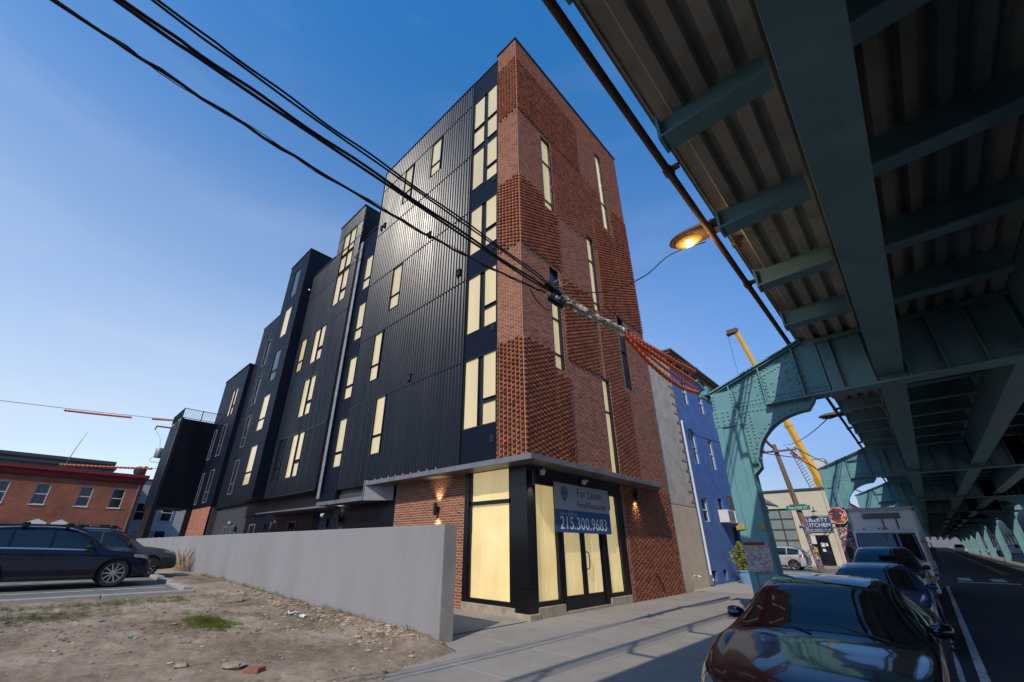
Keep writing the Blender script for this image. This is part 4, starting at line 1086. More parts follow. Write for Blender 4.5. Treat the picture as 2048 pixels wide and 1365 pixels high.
# ---- lamp on the viaduct edge, lit
M['lamp_glow'] = mat('lamp_glow', (.9, .7, .35), .3, emit=(1.0, .72, .30), estr=40.0)
M['lamp_lens'] = mat('lamp_lens', (.30, .18, .06), .25, emit=(1.0, .48, .10), estr=.28, spec=.5)
M['lamp_body'] = mat('lamp_body', (.105, .062, .040), .55, var=.2, vscale=8)
def street_lamp(Yl, lit, label, zl=None):
    zl = zl or vz(6.0)
    e = empty('street_lamp', (vx(-.85), Yl, zl), label, 'street lamp')
    a = vx(-.80); t = vx(-1.70)
    b = MB(); n = 12; prof = [(a, .10, .07), (a - .06, .15, .09), (a - .30, .17, .11), (a - .38, .185, .12), (a - .55, .19, .11), (a - .70, .18, .09), (a - .80, .13, .06), (t, .04, .03)]
    i0 = 0
    for (x, wy, hz) in prof:
        for j in range(n):
            an = 2 * pi * j / n
            zz = sin(an) * hz
            b.v.append((x, Yl + cos(an) * wy, zl + (zz if zz > 0 else zz * .55)))
    for k in range(len(prof) - 1):
        for j in range(n):
            j2 = (j + 1) % n; b.f.append((k*n+j, k*n+j2, (k+1)*n+j2, (k+1)*n+j)); b.t.append(None)
    b.f.append(tuple(range(n))); b.f.append(tuple((len(prof)-1)*n + j for j in range(n))); b.t += [None, None]
    child(b, 'housing', 'lamp_body', e, smooth=True)
    ln = MB(); ln.lathe([(0, -.045), (.07, -.042), (.125, -.02), (.14, 0)], (0, 0, 0), n=18)
    ln.v = [(a - .58 + v[0] * 1.45, Yl + v[1], zl - .055 + v[2]) for v in ln.v]
    child(ln, 'lens', 'lamp_lens' if lit else 'glass_dark', e, smooth=True)
    if lit:
        gl = MB(); gl.lathe([(0, -.035), (.04, -.03), (.06, -.0), (.04, .03), (0, .035)], (0, 0, 0), n=14)
        gl.v = [(a - .58 + v[0], Yl + v[1], zl - .105 + v[2]) for v in gl.v]
        child(gl, 'bulb', 'lamp_glow', e, smooth=True)
        ld = bpy.data.lights.new('lamp_light', 'POINT'); ld.energy = 14; ld.color = (1, .62, .25); ld.shadow_soft_size = .08
        lo = bpy.data.objects.new('lamp_light', ld); COL.objects.link(lo); lo.location = (a - .58, Yl, zl - .22); lo.parent = e; lo.matrix_parent_inverse = e.matrix_basis.inverted()
    fn = MB()
    for k in range(6): fn.box(a - .40 - k * .075, a - .385 - k * .075, Yl + .13, Yl + .185, zl - .03, zl + .05)
    child(fn, 'fins', 'lamp_body', e)
    child(MB().box(a - .2, a - .10, Yl - .05, Yl + .07, zl - .062, zl - .055), 'rating_plate', 'sign_white', e)
    ar = MB(); ar.tube([(a + .03, Yl - .0, zl + .01), (.36, Yl - .0, zl + .01)], .035, 8); ar.tube([(a + .35, Yl + .35, zl - .05), (.36, Yl + .35, zl - .05)], .022, 8)
    ar.box(a + .02, a + .10, Yl - .12, Yl + .40, zl - .08, zl - .03)
    child(ar, 'arm', 'rust', e)
    bk = MB(); bk.lathe([(0, -.05), (.07, -.05), (.09, 0), (.07, .05), (0, .05)], (a + .0, Yl + .34, zl - .10), n=10); bk.lathe([(0, -.05), (.06, -.05), (.08, 0), (.06, .05), (0, .05)], (a - .05, Yl + .50, zl - .10), n=10)
    child(bk, 'clamp', 'rust', e)
    return e
street_lamp(5.72, True, 'glowing orange street lamp reaching out from the railway edge')
street_lamp(18.9, False, 'unlit dark street lamp beyond the near teal bracket, under the railway edge', vz(6.0))
street_lamp(32.5, False, 'small unlit street lamp seen through the second teal arch', vz(6.0))

# ================================================================== NEIGHBOUR: BLUE STUCCO HOUSE
bh = empty('blue_house', (-9, 23, 0), 'three storey blue stucco house with a bare rendered strip beside the brick building', 'house')
XB = -7.0
child(MB().box(-16, XB - .15, 16.45, 28.9, -.1, 10.4), 'wall', 'dark_grey', bh)
def cut_wall_x(X, y0, y1, z0, z1, holes, m, par, name='wall', t=.16):
    """wall facing the street with real openings; each opening gets reveals"""
    b = MB(); ys = sorted({y0, y1} | {h[0] for h in holes} | {h[1] for h in holes})
    for a, c in zip(ys, ys[1:]):
        seg = [(z0, z1)]
        for h in holes:
            if h[0] <= a and c <= h[1]:
                ns = []
                for s in seg:
                    if h[3] <= s[0] or h[2] >= s[1]: ns.append(s); continue
                    if h[2] > s[0]: ns.append((s[0], h[2]))
                    if h[3] < s[1]: ns.append((h[3], s[1]))
                seg = ns
        for s in seg: b.quad((X, a, s[0]), (X, c, s[0]), (X, c, s[1]), (X, a, s[1]))
    for h in holes:
        for (p, q) in (((h[0], h[2]), (h[0], h[3])), ((h[1], h[3]), (h[1], h[2])), ((h[0], h[3]), (h[1], h[3])), ((h[1], h[2]), (h[0], h[2]))):
            b.quad((X, p[0], p[1]), (X, q[0], q[1]), (X - t, q[0], q[1]), (X - t, p[0], p[1]))
    return child(b, name, m, par)
def sash_x(X, y0, y1, z0, z1, par, frame='white_frame', glass='glass_dark', t=.12, name='window', sill=None):
    b = MB(); f = .05; xb = X - t
    b.box(xb, xb + .05, y0, y0 + f, z0, z1).box(xb, xb + .05, y1 - f, y1, z0, z1).box(xb, xb + .05, y0 + f, y1 - f, z0, z0 + f).box(xb, xb + .05, y0 + f, y1 - f, z1 - f, z1)
    b.box(xb, xb + .055, y0 + f, y1 - f, (z0 + z1) / 2 - .03, (z0 + z1) / 2 + .03)
    w = child(b, name, frame, par)
    for (a, c) in ((z0 + f, (z0 + z1) / 2 - .03), ((z0 + z1) / 2 + .03, z1 - f)):
        o = MB().box(xb + .01, xb + .02, y0 + f, y1 - f, a, c).build('pane', glass, None); o.parent = w; o.matrix_parent_inverse = w.matrix_world.inverted() @ par.matrix_basis.inverted() if False else par.matrix_basis.inverted() @ Matrix.Identity(4)
        o.matrix_parent_inverse = Matrix.Identity(4)
    if sill: child(MB().box(X - .02, X + .05, y0 - .06, y1 + .06, z0 - .07, z0 - .003), 'sill', sill, par)
    return w
holesB = [(21.05,21.85,5.15,6.75),(23.5,24.3,5.15,6.75),(21.2,21.95,8.2,9.5),(23.5,24.3,8.2,9.4),(20.9,21.7,2.5,3.55),(23.3,23.9,2.9,3.7),(20.5,21.1,.12,.55),(22.0,22.5,.12,.55),(24.6,25.6,.05,2.4)]
cut_wall_x(XB, 19.75, 28.9, -.1, 10.35, holesB, 'blue_wall', bh)
for h in holesB[:5]: sash_x(XB, *h, bh)
sash_x(XB, *holesB[5], bh, frame='black')
for h in holesB[6:8]: child(MB().box(XB - .15, XB - .13, h[0], h[1], h[2], h[3]), 'basement_window', 'black', bh)
child(MB().box(XB - .15, XB - .10, 24.6, 25.6, .05, 2.4), 'door', 'black', bh)
# bare party-wall strip: render above, blockwork below, toothed stubs of the demolished house
child(MB().box(XB - .2, XB + .10, 16.45, 19.74, 3.0, 9.7), 'render_strip', 'render', bh, bevel=.03)
child(MB().box(XB - .2, XB + .105, 16.45, 19.80, -.1, 2.99), 'block_strip', 'tan', bh, bevel=.03)
M['old_brick'] = mat('old_brick', (.33, .17, .11), .95, var=.4, vscale=9, dirt=(.45, .42, .38), dscale=5, damt=.8, spec=.2)
rnd = random.Random(3)
for k in range(15):
    z = 3.2 + k * .44; L = rnd.uniform(.35, .75)
    child(MB().box(XB - .1, XB + .125, 19.80 - L, 19.80 + rnd.uniform(-.03, .05), z, z + rnd.uniform(.08, .14)), 'brick_stub', 'old_brick', bh, bevel=.01)
child(MB().box(-16, XB + .32, 19.6, 29.1, 10.36, 10.48).box(-16, XB + .18, 19.7, 29.0, 10.1, 10.36).box(-16, XB + .40, 19.55, 29.15, 10.48, 10.58), 'cornice', 'rust', bh, bevel=.01)
for y in frange(20.2, 28.6, 1.05): child(MB().box(XB, XB + .24, y, y + .12, 9.92, 10.1), 'cornice_bracket', 'rust', bh)
dp = MB().tube([(XB + .10, 20.05, 6.95), (XB + .10, 20.05, .35), (XB + .16, 20.05, .2)], .05, 8); dp.tube([(XB - .05, 20.6, 7.0), (XB + .10, 20.1, 6.95)], .05, 8)
child(dp, 'downpipe', 'white_plastic', bh, smooth=True)
child(MB().box(XB, XB + .16, 19.98, 20.16, .05, .42), 'drain_box', 'mid_grey', bh)
child(MB().tube([(XB + .08, 26.2, 9.9), (XB + .08, 26.2, .1)], .045, 8), 'downpipe', 'blue_wall', bh, smooth=True)
cw = MB(); rnd = random.Random(8)
for j in range(5):
    c = [(XB + .06 + rnd.uniform(0, .05), 21.0 + .28 * cos(t_ * .7 + j) + rnd.uniform(-.04, .04), 6.5 + .26 * sin(t_ * .7 + j) + rnd.uniform(-.04, .04)) for t_ in range(10)]
    cw.tube(c, .008, 5)
child(cw, 'wire_coil', 'cable', bh)
for k, y in enumerate((23.0, 24.15)):
    a = empty('air_conditioner', (XB + .2, y + .5, 2.8), 'white wall air conditioner on the blue house, %s of the pair' % ('left' if k == 0 else 'right'), 'air conditioner')
    child(MB().box(XB - .1, XB + .42, y, y + 1.0, 2.55, 3.12), 'case', 'white_plastic', a, bevel=.02)
    g = MB()
    for z in frange(2.62, 3.05, .055): g.box(XB + .422, XB + .43, y + .08, y + .92, z, z + .02)
    child(g, 'grille', 'mid_grey', a)
aw = empty('dark_awning', (XB, 26, 3.4), 'dark box awning above the shaded door of the blue house', 'awning')
child(MB().prism([(XB, 3.95), (XB + .95, 3.55), (XB + .95, 3.2), (XB, 3.2)], 'y', 24.9, 28.6), 'hood', 'dark_grey', aw)
child(MB().prism([(XB, 3.97), (XB + .97, 3.57), (XB + .97, 3.55), (XB, 3.95)], 'y', 24.85, 28.65), 'trim', 'mid_grey', aw)
# potted shrub
pt = empty('potted_shrub', (-6.25, 22.5, 0), 'yellow green potted shrub in a pale blue tub outside the blue house', 'potted plant')
M['tub'] = mat('blue_tub', (.13, .27, .47), .5, var=.1, vscale=6)
child(MB().lathe([(.0, .02), (.26, .02), (.31, .48), (.35, .49), (.35, .55), (.29, .55), (.28, .46), (0, .46)], (-6.25, 22.5, 0), n=20), 'tub', 'tub', pt, smooth=True)
M['leaf_y'] = mat('leaf_yellow', (.20, .19, .03), .5, var=.5, vscale=12, attr=True)
lf = MB(); rnd = random.Random(4)
for k in range(900):
    a = rnd.uniform(0, 2*pi); h = rnd.random() ** 1.25; r = (.44 * (.6 + .8 * h) if h < .45 else .44 * (1.12 - h) * 1.55) * sqrt(rnd.random()) * (1 + .35 * sin(3 * a + 7 * h) + .2 * sin(5 * a - 11 * h))
    c = Vector((-6.25 + r * cos(a), 22.5 + r * sin(a), .55 + h * 1.15)); s = rnd.uniform(.04, .075)
    u = Vector((rnd.uniform(-1, 1), rnd.uniform(-1, 1), rnd.uniform(-.4, 1))).normalized(); w = u.orthogonal().normalized()
    q = rnd.uniform(.35, 1.6); lf.cur = (q, q, q * .7)
    lf.quad(c - w * s * .45, c + u * s, c + w * s * .45, c - u * s)
o = child(lf, 'foliage', 'leaf_y', pt, tint=True); o['kind'] = 'stuff'
sm = MB()
for k in range(7):
    a = k * .9; sm.tube([(-6.25 + .05 * cos(a), 22.5 + .05 * sin(a), .45), (-6.25 + .22 * cos(a), 22.5 + .22 * sin(a), 1.2 + .06 * k)], .012, 5)
child(sm, 'stem', 'wood', pt)

# low corner shop beyond the blue house, with a pent roof
lo = empty('corner_shop', (-9, 31, 0), 'low purple brick corner shop with a grey pent roof behind the near column', 'shop')
M['purple_brick'] = mat('purple_brick', (.19, .12, .15), .9, var=.2, vscale=8)
child(MB().box(-15, -7.55, 28.95, 33.2, -.1, 4.8), 'wall', 'purple_brick', lo)
child(MB().prism([(-7.55, 4.75), (-6.45, 3.95), (-6.45, 3.86), (-7.55, 4.1)], 'y', 29.0, 33.4), 'pent_roof', 'mid_grey', lo)
child(MB().box(-7.55, -7.5, 29.4, 30.8, .9, 2.7), 'window', 'glass_dark', lo); child(MB().box(-7.55, -7.5, 31.4, 32.4, .1, 2.4), 'door', 'black', lo)

# ================================================================== CAFE ACROSS THE SIDE STREET
kt = empty('cafe_building', (-9, 48, 0), 'low cream painted corner cafe with a big gridded shop window', 'cafe')
YK = 44.0; G0 = .15
def cut_wall_y(Y, x0, x1, z0, z1, holes, m, par, name='wall', t=.2):
    b = MB(); xs = sorted({x0, x1} | {h[0] for h in holes} | {h[1] for h in holes})
    for a, c in zip(xs, xs[1:]):
        seg = [(z0, z1)]
        for h in holes:
            if h[0] <= a and c <= h[1]:
                ns = []
                for s in seg:
                    if h[3] <= s[0] or h[2] >= s[1]: ns.append(s); continue
                    if h[2] > s[0]: ns.append((s[0], h[2]))
                    if h[3] < s[1]: ns.append((h[3], s[1]))
                seg = ns
        for s in seg: b.quad((a, Y, s[0]), (c, Y, s[0]), (c, Y, s[1]), (a, Y, s[1]))
    for h in holes:
        for (p, q) in (((h[0], h[2]), (h[0], h[3])), ((h[1], h[3]), (h[1], h[2])), ((h[0], h[3]), (h[1], h[3])), ((h[1], h[2]), (h[0], h[2]))):
            b.quad((p[0], Y, p[1]), (q[0], Y, q[1]), (q[0], Y + t, q[1]), (p[0], Y + t, p[1]))
    return child(b, name, m, par)
holesK = [(-11.3, -7.65, 1.2, 4.5), (-6.68, -5.66, G0 + .02, 2.4)]
cut_wall_y(YK, -18, -4.9, 0, 5.85, holesK, 'cream', kt)
child(MB().box(-17.9, -4.92, YK + .25, YK + 15, 0, 5.8), 'wall', 'cream', kt)
child(MB().box(-4.925, -4.9, YK, YK + 15, 0, 5.85), 'side_wall', 'cream', kt)
child(MB().box(-18.1, -4.8, YK - .12, YK + 15, 5.85, 6.0), 'coping', 'dark_grey', kt)
gw2 = MB(); gw2.box(-11.3, -7.65, YK + .10, YK + .16, 1.2, 1.32).box(-11.3, -7.65, YK + .10, YK + .16, 4.36, 4.5)
XS_ = frange(-11.3, -7.65, .92); ZS_ = frange(1.2, 4.5, .83)
for x in XS_: gw2.box(x - .05, x + .05, YK + .09, YK + .17, 1.2, 4.5)
for z in ZS_[1:-1]: gw2.box(-11.3, -7.65, YK + .095, YK + .165, z - .06, z + .06)
ww = child(gw2, 'shop_window', 'dark_grey', kt)
M['frosted'] = mat('frosted_pane', (.20, .245, .225), .35, var=.12, vscale=1.5, spec=.5)
for x0, x1 in zip(XS_, XS_[1:]):
    for z0, z1 in zip(ZS_, ZS_[1:]):
        o = MB().box(x0 + .05, x1 - .05, YK + .12, YK + .13, z0 + .06, z1 - .06).build('pane', 'frosted', None); o.parent = ww
d = MB(); d.box(-6.68, -6.56, YK + .06, YK + .12, G0, 2.4).box(-5.78, -5.66, YK + .06, YK + .12, G0, 2.4).box(-6.56, -5.78, YK + .06, YK + .12, 2.26, 2.4).box(-6.56, -5.78, YK + .06, YK + .12, G0, .5)
dd = child(d, 'door', 'black', kt)
o = MB().box(-6.56, -5.78, YK + .08, YK + .09, .5, 2.26).build('pane', 'glass_dark', None); o.parent = dd
for (x, z, w_, h_) in ((-6.3, 1.55, .24, .3), (-6.0, 1.6, .16, .22), (-6.28, 1.2, .2, .2)):
    o = MB().box(x, x + w_, YK + .075, YK + .079, z, z + h_).build('notice', 'sign_white', None); o.parent = dd
child(MB().tube([(-5.15, YK - .06, .2), (-5.15, YK - .06, 5.8)], .05, 8), 'downpipe', 'cream', kt)
for x in (-7.25,): child(MB().box(x - .12, x + .12, YK - .06, YK - .0, 3.0, 3.1).box(x - .14, x - .09, YK - .07, YK, 2.96, 3.14).box(x + .09, x + .14, YK - .07, YK, 2.96, 3.14), 'wall_bracket', 'dark_grey', kt)
ks = empty('cafe_sign', (-6.1, YK - .05, 3.2), 'navy cafe sign with white block lettering above the cafe door', 'sign')
M['sign_navy'] = mat('sign_navy', (.022, .055, .135), .5, var=.1, vscale=5)
child(MB().box(-7.0, -5.2, YK - .08, YK - .02, 2.62, 3.84), 'board', 'sign_navy', ks)
for (a, c, e_, f_) in ((-6.97, -5.23, 3.78, 3.80), (-6.97, -5.23, 2.66, 2.68)): child(MB().box(a, c, YK - .086, YK - .081, e_, f_), 'border', 'sign_white', ks)
sign_text(ks, 'lettering', 'LIBERTY', .40, 'sign_white', (-6.1, YK - .082, 3.52), (1, 0, 0), (0, 0, 1), extrude=.004)
sign_text(ks, 'lettering', 'KITCHEN', .40, 'sign_white', (-6.1, YK - .082, 3.13), (1, 0, 0), (0, 0, 1), extrude=.004)
sign_text(ks, 'lettering', 'DELI · MARKET · CAFE', .15, 'sign_white', (-6.1, YK - .082, 2.79), (1, 0, 0), (0, 0, 1), extrude=.004)
gl_ = empty('gooseneck_lamp', (-6.0, YK, 4.1), 'small black gooseneck lamp above the navy cafe sign', 'lamp')
child(MB().tube([(-6.05, YK, 4.45), (-6.05, YK - .35, 4.5), (-6.05, YK - .5, 4.3)], .02, 6), 'arm', 'black', gl_)
child(MB().lathe([(.05, .12), (.08, .08), (.24, 0)], (-6.05, YK - .5, 4.12), n=14), 'shade', 'black', gl_, smooth=True)

# ================================================================== FAR BUILDINGS ALONG THE STREET
def simple_house(name, label, x0, x1, y0, y1, z1, m, face, gable=None, wins=(), base=None, win_m='glass_dark', frame='white_frame', roof='roofing'):
    base = road_z(y0) if base is None else base
    e = empty(name, ((x0 + x1) / 2, (y0 + y1) / 2, 0), label, 'house' if 'house' in name else 'building')
    child(MB().box(x0, x1, y0, y1, base - .3, z1), 'wall', m, e)
    if gable:
        child(MB().prism([(x0 - .1, z1), (x1 + .1, z1), ((x0 + x1) / 2, z1 + gable)], 'y', y0 - .1, y1 + .1), 'roof', m, e)
    else:
        child(MB().box(x0 - .08, x1 + .08, y0 - .08, y1 + .08, z1, z1 + .18), 'parapet', roof, e)
    for (a, c, d_, f_) in wins:
        if face == '+x': fr = MB().box(x1, x1 + .05, a, c, d_, f_); pn = MB().box(x1 + .052, x1 + .06, a + .08, c - .08, d_ + .08, f_ - .08)
        elif face == '-x': fr = MB().box(x0 - .05, x0, a, c, d_, f_); pn = MB().box(x0 - .06, x0 - .052, a + .08, c - .08, d_ + .08, f_ - .08)
        else: fr = MB().box(a, c, y0 - .05, y0, d_, f_); pn = MB().box(a + .08, c - .08, y0 - .06, y0 - .052, d_ + .08, f_ - .08)
        w = child(fr, 'window', frame, e); o = pn.build('pane', win_m, None); o.parent = w
    return e
M['far_brick'] = mat('far_brick', (.25, .10, .07), .9, var=.2, vscale=3)
M['dark_brick'] = mat('dark_brick', (.10, .055, .042), .9, var=.25, vscale=6)
M['pale'] = mat('pale_stucco', (.48, .46, .42), .9, var=.08, vscale=2)
simple_house('gabled_building', 'far red brick building with a low gable seen over the white truck', -15, -6.5, 78, 96, 7.2, 'far_brick', '-y', gable=1.2)
simple_house('grey_building', 'dark grey building standing behind the white box truck', -12, -6.6, 60, 77, 4.9, 'mid_grey', '+x', wins=[(62, 64, 1.5, 3.2), (67, 69, 1.5, 3.2), (72, 74, 1.5, 3.2)])
simple_house('pale_tower', 'pale blocky tower far away behind the second teal bracket', -26, -20.5, 205, 215, 33, 'pale', '-y', base=0)
simple_house('row_building', 'distant tan row building at the far end of the left pavement', -14, -6.8, 98, 150, 6.6, 'tan', '+x', wins=[(y, y + 1.4, 3.8, 5.6) for y in range(100, 148, 5)])
simple_house('dark_warehouse', 'dark brick warehouse behind the nearest columns across the street', 8.6, 20, 36, 68, 8.5, 'dark_brick', '-x', wins=[(y, y + 2.0, 2.4, 5.6) for y in range(38, 66, 4)], frame='dark_grey')
simple_house('grey_warehouse', 'plain grey warehouse across the street past the dark brick one', 8.6, 20, 68.5, 92, 7.0, 'mid_grey', '-x', wins=[(y, y + 2.2, 1.5, 3.6) for y in range(70, 90, 5)], frame='dark_grey')
simple_house('white_building', 'white rendered building between grey and red ones across the street', 8.6, 20, 92.5, 108, 6.8, 'pale', '-x', wins=[(y, y + 1.6, 1.6, 3.4) for y in range(94, 106, 4)], frame='dark_grey')
simple_house('red_building', 'red brick building furthest along the far side of the street', 8.6, 20, 108.5, 150, 7.4, 'far_brick', '-x', wins=[(y, y + 1.6, 2.0, 4.0) for y in range(110, 148, 5)])
simple_house('end_building', 'hazy grey building closing the street in the distance', -40, 60, 300, 320, 9, 'mid_grey', '-y', base=1)

# ---- crane
cr = empty('crane', (-10.0, 90, 0), 'tall yellow telescopic crane boom rising behind the cafe', 'crane')
B0 = Vector((-8.7, 90, 3.0)); B1 = Vector((-16.6, 90, 42.8)); dv = (B1 - B0)
def seg(t0, t1, w, nm, m='crane'): return child(MB().beam(B0 + dv * t0, B0 + dv * t1, w, w, up=(0.75, -0.65, 0)), nm, m, cr)
seg(0, .23, 1.15, 'boom_base'); seg(.23, .47, .82, 'boom_section'); seg(.47, .70, .72, 'boom_section'); seg(.70, .995, .62, 'boom_section')
for t in (.23, .47, .70): child(MB().beam(B0 + dv * (t - .006), B0 + dv * (t + .008), 1.0, 1.0, up=(.75, -.65, 0)), 'collar', 'crane', cr)
child(MB().box(-18.2, -16.2, 89.4, 90.6, 42.4, 43.3).lathe([(0, -.15), (.5, -.15), (.5, .15), (0, .15)], (-18.0, 90, 42.5), 'y', 14), 'boom_head', 'rust', cr)
lad = MB()
for t in frange(.08, .34, .012): lad.beam(B0 + dv * t + Vector((-1.7, -.6, 0)), B0 + dv * t + Vector((-1.0, -.6, .4)), .08, .08)
lad.beam(B0 + dv * .08 + Vector((-1.7, -.6, 0)), B0 + dv * .34 + Vector((-1.7, -.6, 0)), .1, .1)
child(lad, 'ladder', 'crane_dark', cr)
child(MB().box(-12, -5, 87, 93, .8, 3.4), 'carrier', 'crane', cr)
child(MB().tube([(-18.2, 90, 42.3), (-18.2, 90, 20)], .035, 5), 'hoist_rope', 'cable', cr)

# ---- utility pole by the side street
up_ = empty('utility_pole', (-5.5, 36, .14), 'leaning wooden utility pole with orange wire guards by the cafe', 'utility pole')
PB, PT = Vector((-5.5, 36, .1)), Vector((-6.22, 36, 8.35))
child(MB().tube([PB, PB.lerp(PT, .5), PT], [.19, .165, .14], 12), 'pole', 'wood', up_, smooth=True)
child(MB().beam((-7.6, 36.0, 7.9), (-4.9, 35.6, 7.75), .12, .13), 'crossarm', 'wood', up_)
for k, (x, z) in enumerate(((-7.3, 8.05), (-6.9, 8.0), (-5.4, 7.95), (-5.0, 7.9))): child(MB().lathe([(0, .2), (.05, .2), (.07, .1), (.04, .05), (.06, 0)], (x, 35.9, z), n=8), 'insulator', 'white_plastic', up_)
child(MB().tube([PB.lerp(PT, .04), PB.lerp(PT, .36)], [.194, .178], 12), 'flyers', 'stickers', up_)
child(MB().box(-5.55, -5.3, 35.72, 35.80, 1.7, 2.2), 'meter_box', 'white_plastic', up_); child(MB().box(-5.52, -5.36, 35.74, 35.80, 1.2, 1.5), 'notice', 'yellow_paint', up_)
sg = empty('street_name_sign', (-5.8, 35.75, 3.9), 'green street name sign on the leaning wooden pole', 'street sign')
M['sign_green'] = mat('sign_green', (.012, .17, .11), .45, var=.08, vscale=6)
child(MB().box(-6.45, -5.1, 35.70, 35.72, 3.78, 4.08).box(-6.25, -5.3, 35.702, 35.718, 4.08, 4.16), 'blade', 'sign_green', sg, bevel=.008)
sign_text(sg, 'lettering', 'MASTER ST', .22, 'sign_white', (-5.78, 35.698, 3.92), (1, 0, 0), (0, 0, 1), extrude=.003)

def sag(a, b, s, n=14):
    a, b = Vector(a), Vector(b)
    return [a.lerp(b, i / n) - Vector((0, 0, s * 4 * (i / n) * (1 - i / n))) for i in range(n + 1)]
def wire(name, pts, r, m, label, cat='cable', nseg=7):
    o = MB().tube(pts, r, nseg).build(name, m, None, smooth=True); return finish(o, label, cat)
def guard(name, a, b, s, label, r=.05, twist=9.0):
    """ribbed orange line guard over a cable"""
    pts = sag(a, b, s, 46); rr = [r * (1 + .45 * (i % 2)) for i in range(len(pts))]
    e = MB().tube(pts, rr, 8).build(name, 'orange', None); return finish(e, label, 'line guard')
guard('line_guard', (-6.3, 35.9, 8.15), (-5.9, 31.5, 8.0), .03, 'short orange line guard fanning up from the leaning pole, upper one', .065)
guard('line_guard', (-6.9, 35.8, 7.95), (-6.6, 32.0, 7.45), .03, 'short orange line guard fanning up from the leaning pole, lower one', .065)
guard('line_guard', (-5.3, 35.7, 7.6), (-4.6, 36.6, 6.9), .02, 'stub of orange line guard right of the leaning pole', .065)
wire('service_cable', sag((-5.0, 35.7, 7.95), (-1.1, 46, 6.6), .5), .03, 'cable', 'black cable running right from the leaning pole past the crane')
wire('service_cable', sag((-5.4, 35.7, 7.95), (-1.2, 50, 5.4), .9), .04, 'cable', 'black cable sagging towards the second teal arch')
wire('service_cable', sag((-1.3, 18.5, 5.7), (-5.6, 35.9, 8.2), .25), .018, 'cable', 'thin cable from the unlit lamp to the leaning pole')
wire('service_cable', sag((-6.9, 20.9, 6.5), (-3.2, 24.9, 5.4), .2), .02, 'cable', 'thin cable from the blue house window to the second column')

# ---- heavy cables overhead, their wrap and orange guards, along the pavement
CA = [(-3.17,-3.4,5.62),(-3.17,-.62,5.33),(-3.17,-.02,5.3),(-3.17,.7,5.27),(-3.17,1.51,5.265),(-3.17,2.71,5.255),(-3.17,4.04,5.235),(-3.17,4.6,5.18)]
CB = [(-3.17,-3.4,5.3),(-3.17,-.77,5.09),(-3.17,-.22,5.07),(-3.17,.51,5.06),(-3.17,1.49,5.06),(-3.17,2.72,5.05),(-3.17,3.91,5.06),(-3.17,4.59,5.11)]
CC = [(-3.17,-3.4,5.0),(-3.17,-.99,4.75),(-3.17,-.39,4.71),(-3.17,.5,4.68),(-3.17,1.37,4.69),(-3.17,2.23,4.73),(-3.17,3.13,4.82),(-3.17,4.02,4.95),(-3.17,4.4,5.02)]
def smooth_line(P, n=6):
    P = [Vector(p) for p in P]; out = []
    for i in range(len(P) - 1):
        p0, p1, p2, p3 = P[max(i-1, 0)], P[i], P[i+1], P[min(i+2, len(P)-1)]
        for k in range(n):
            t = k / n
            out.append(.5 * ((2*p1) + (p2-p0)*t + (2*p0-5*p1+4*p2-p3)*t*t + (3*p1-p0-3*p2+p3)*t**3))
    return out + [P[-1]]
def twin(name, P, r, gap, label):
    e = empty(name, P[2], label, 'cable')
    for s in (0, 1):
        Q = [Vector(p) + Vector((.01 * s, 0, gap * s * (1 + .3 * sin(i * .9)))) for i, p in enumerate(smooth_line(P))]
        child(MB().tube(Q, r, 8), 'strand', 'cable', e, smooth=True)
    return e
twin('overhead_cable', CA, .011, .034, 'highest of the three heavy black cables crossing the sky')
twin('overhead_cable', CB, .015, .036, 'middle one of the three heavy black cables crossing the sky')
ec = empty('overhead_cable', CC[2], 'lowest knotted black cable crossing the sky in front of the metal front', 'cable')
Q = smooth_line(CC); child(MB().tube([q + Vector((.004 * sin(i * 2.1), 0, .008 * sin(i * 1.7))) for i, q in enumerate(Q)], [.013 + .004 * (i % 3 == 0) for i in range(len(Q))], 8), 'strand', 'cable', ec, smooth=True)
child(MB().tube([q + Vector((.02 * sin(i * .8), 0, .022 * cos(i * .8))) for i, q in enumerate(Q)], .004, 5), 'lashing', 'cable', ec)
sp = empty('cable_splice', (-3.17, 4.6, 5.1), 'black cable splice cases at the head of the silver wrapped bundle', 'cable splice')
child(MB().tube([(-3.14, 4.35, 5.16), (-3.14, 4.42, 5.17), (-3.14, 4.72, 5.15), (-3.14, 4.80, 5.15)], [.015, .05, .05, .02], 10), 'case', 'black', sp, smooth=True)
child(MB().tube([(-3.20, 4.50, 4.99), (-3.20, 4.56, 5.0), (-3.20, 4.86, 5.0), (-3.20, 4.92, 5.02)], [.015, .055, .055, .02], 10), 'case', 'black', sp, smooth=True)
child(MB().tube([(-3.2, 4.05, 4.93), (-3.2, 4.2, 4.80), (-3.2, 4.42, 4.74), (-3.2, 4.55, 4.78), (-3.2, 4.6, 4.95)], .009, 6), 'loop', 'cable', sp, smooth=True)
child(MB().tube([(-3.1, 4.55, 5.25), (-3.05, 4.62, 5.33), (-3.05, 4.66, 5.22), (-3.0, 4.78, 5.30)], .006, 5), 'tie_wire', 'galv', sp)
WP = smooth_line([(-3.17,4.75,5.11),(-3.17,4.93,5.105),(-3.17,5.46,5.15),(-3.17,6.04,5.22),(-3.17,6.71,5.31),(-3.17,7.01,5.33)], 14)
rnd = random.Random(12)
wb = MB(); wb.tube(WP, [.042 + rnd.uniform(0, .04) for _ in WP], 9)
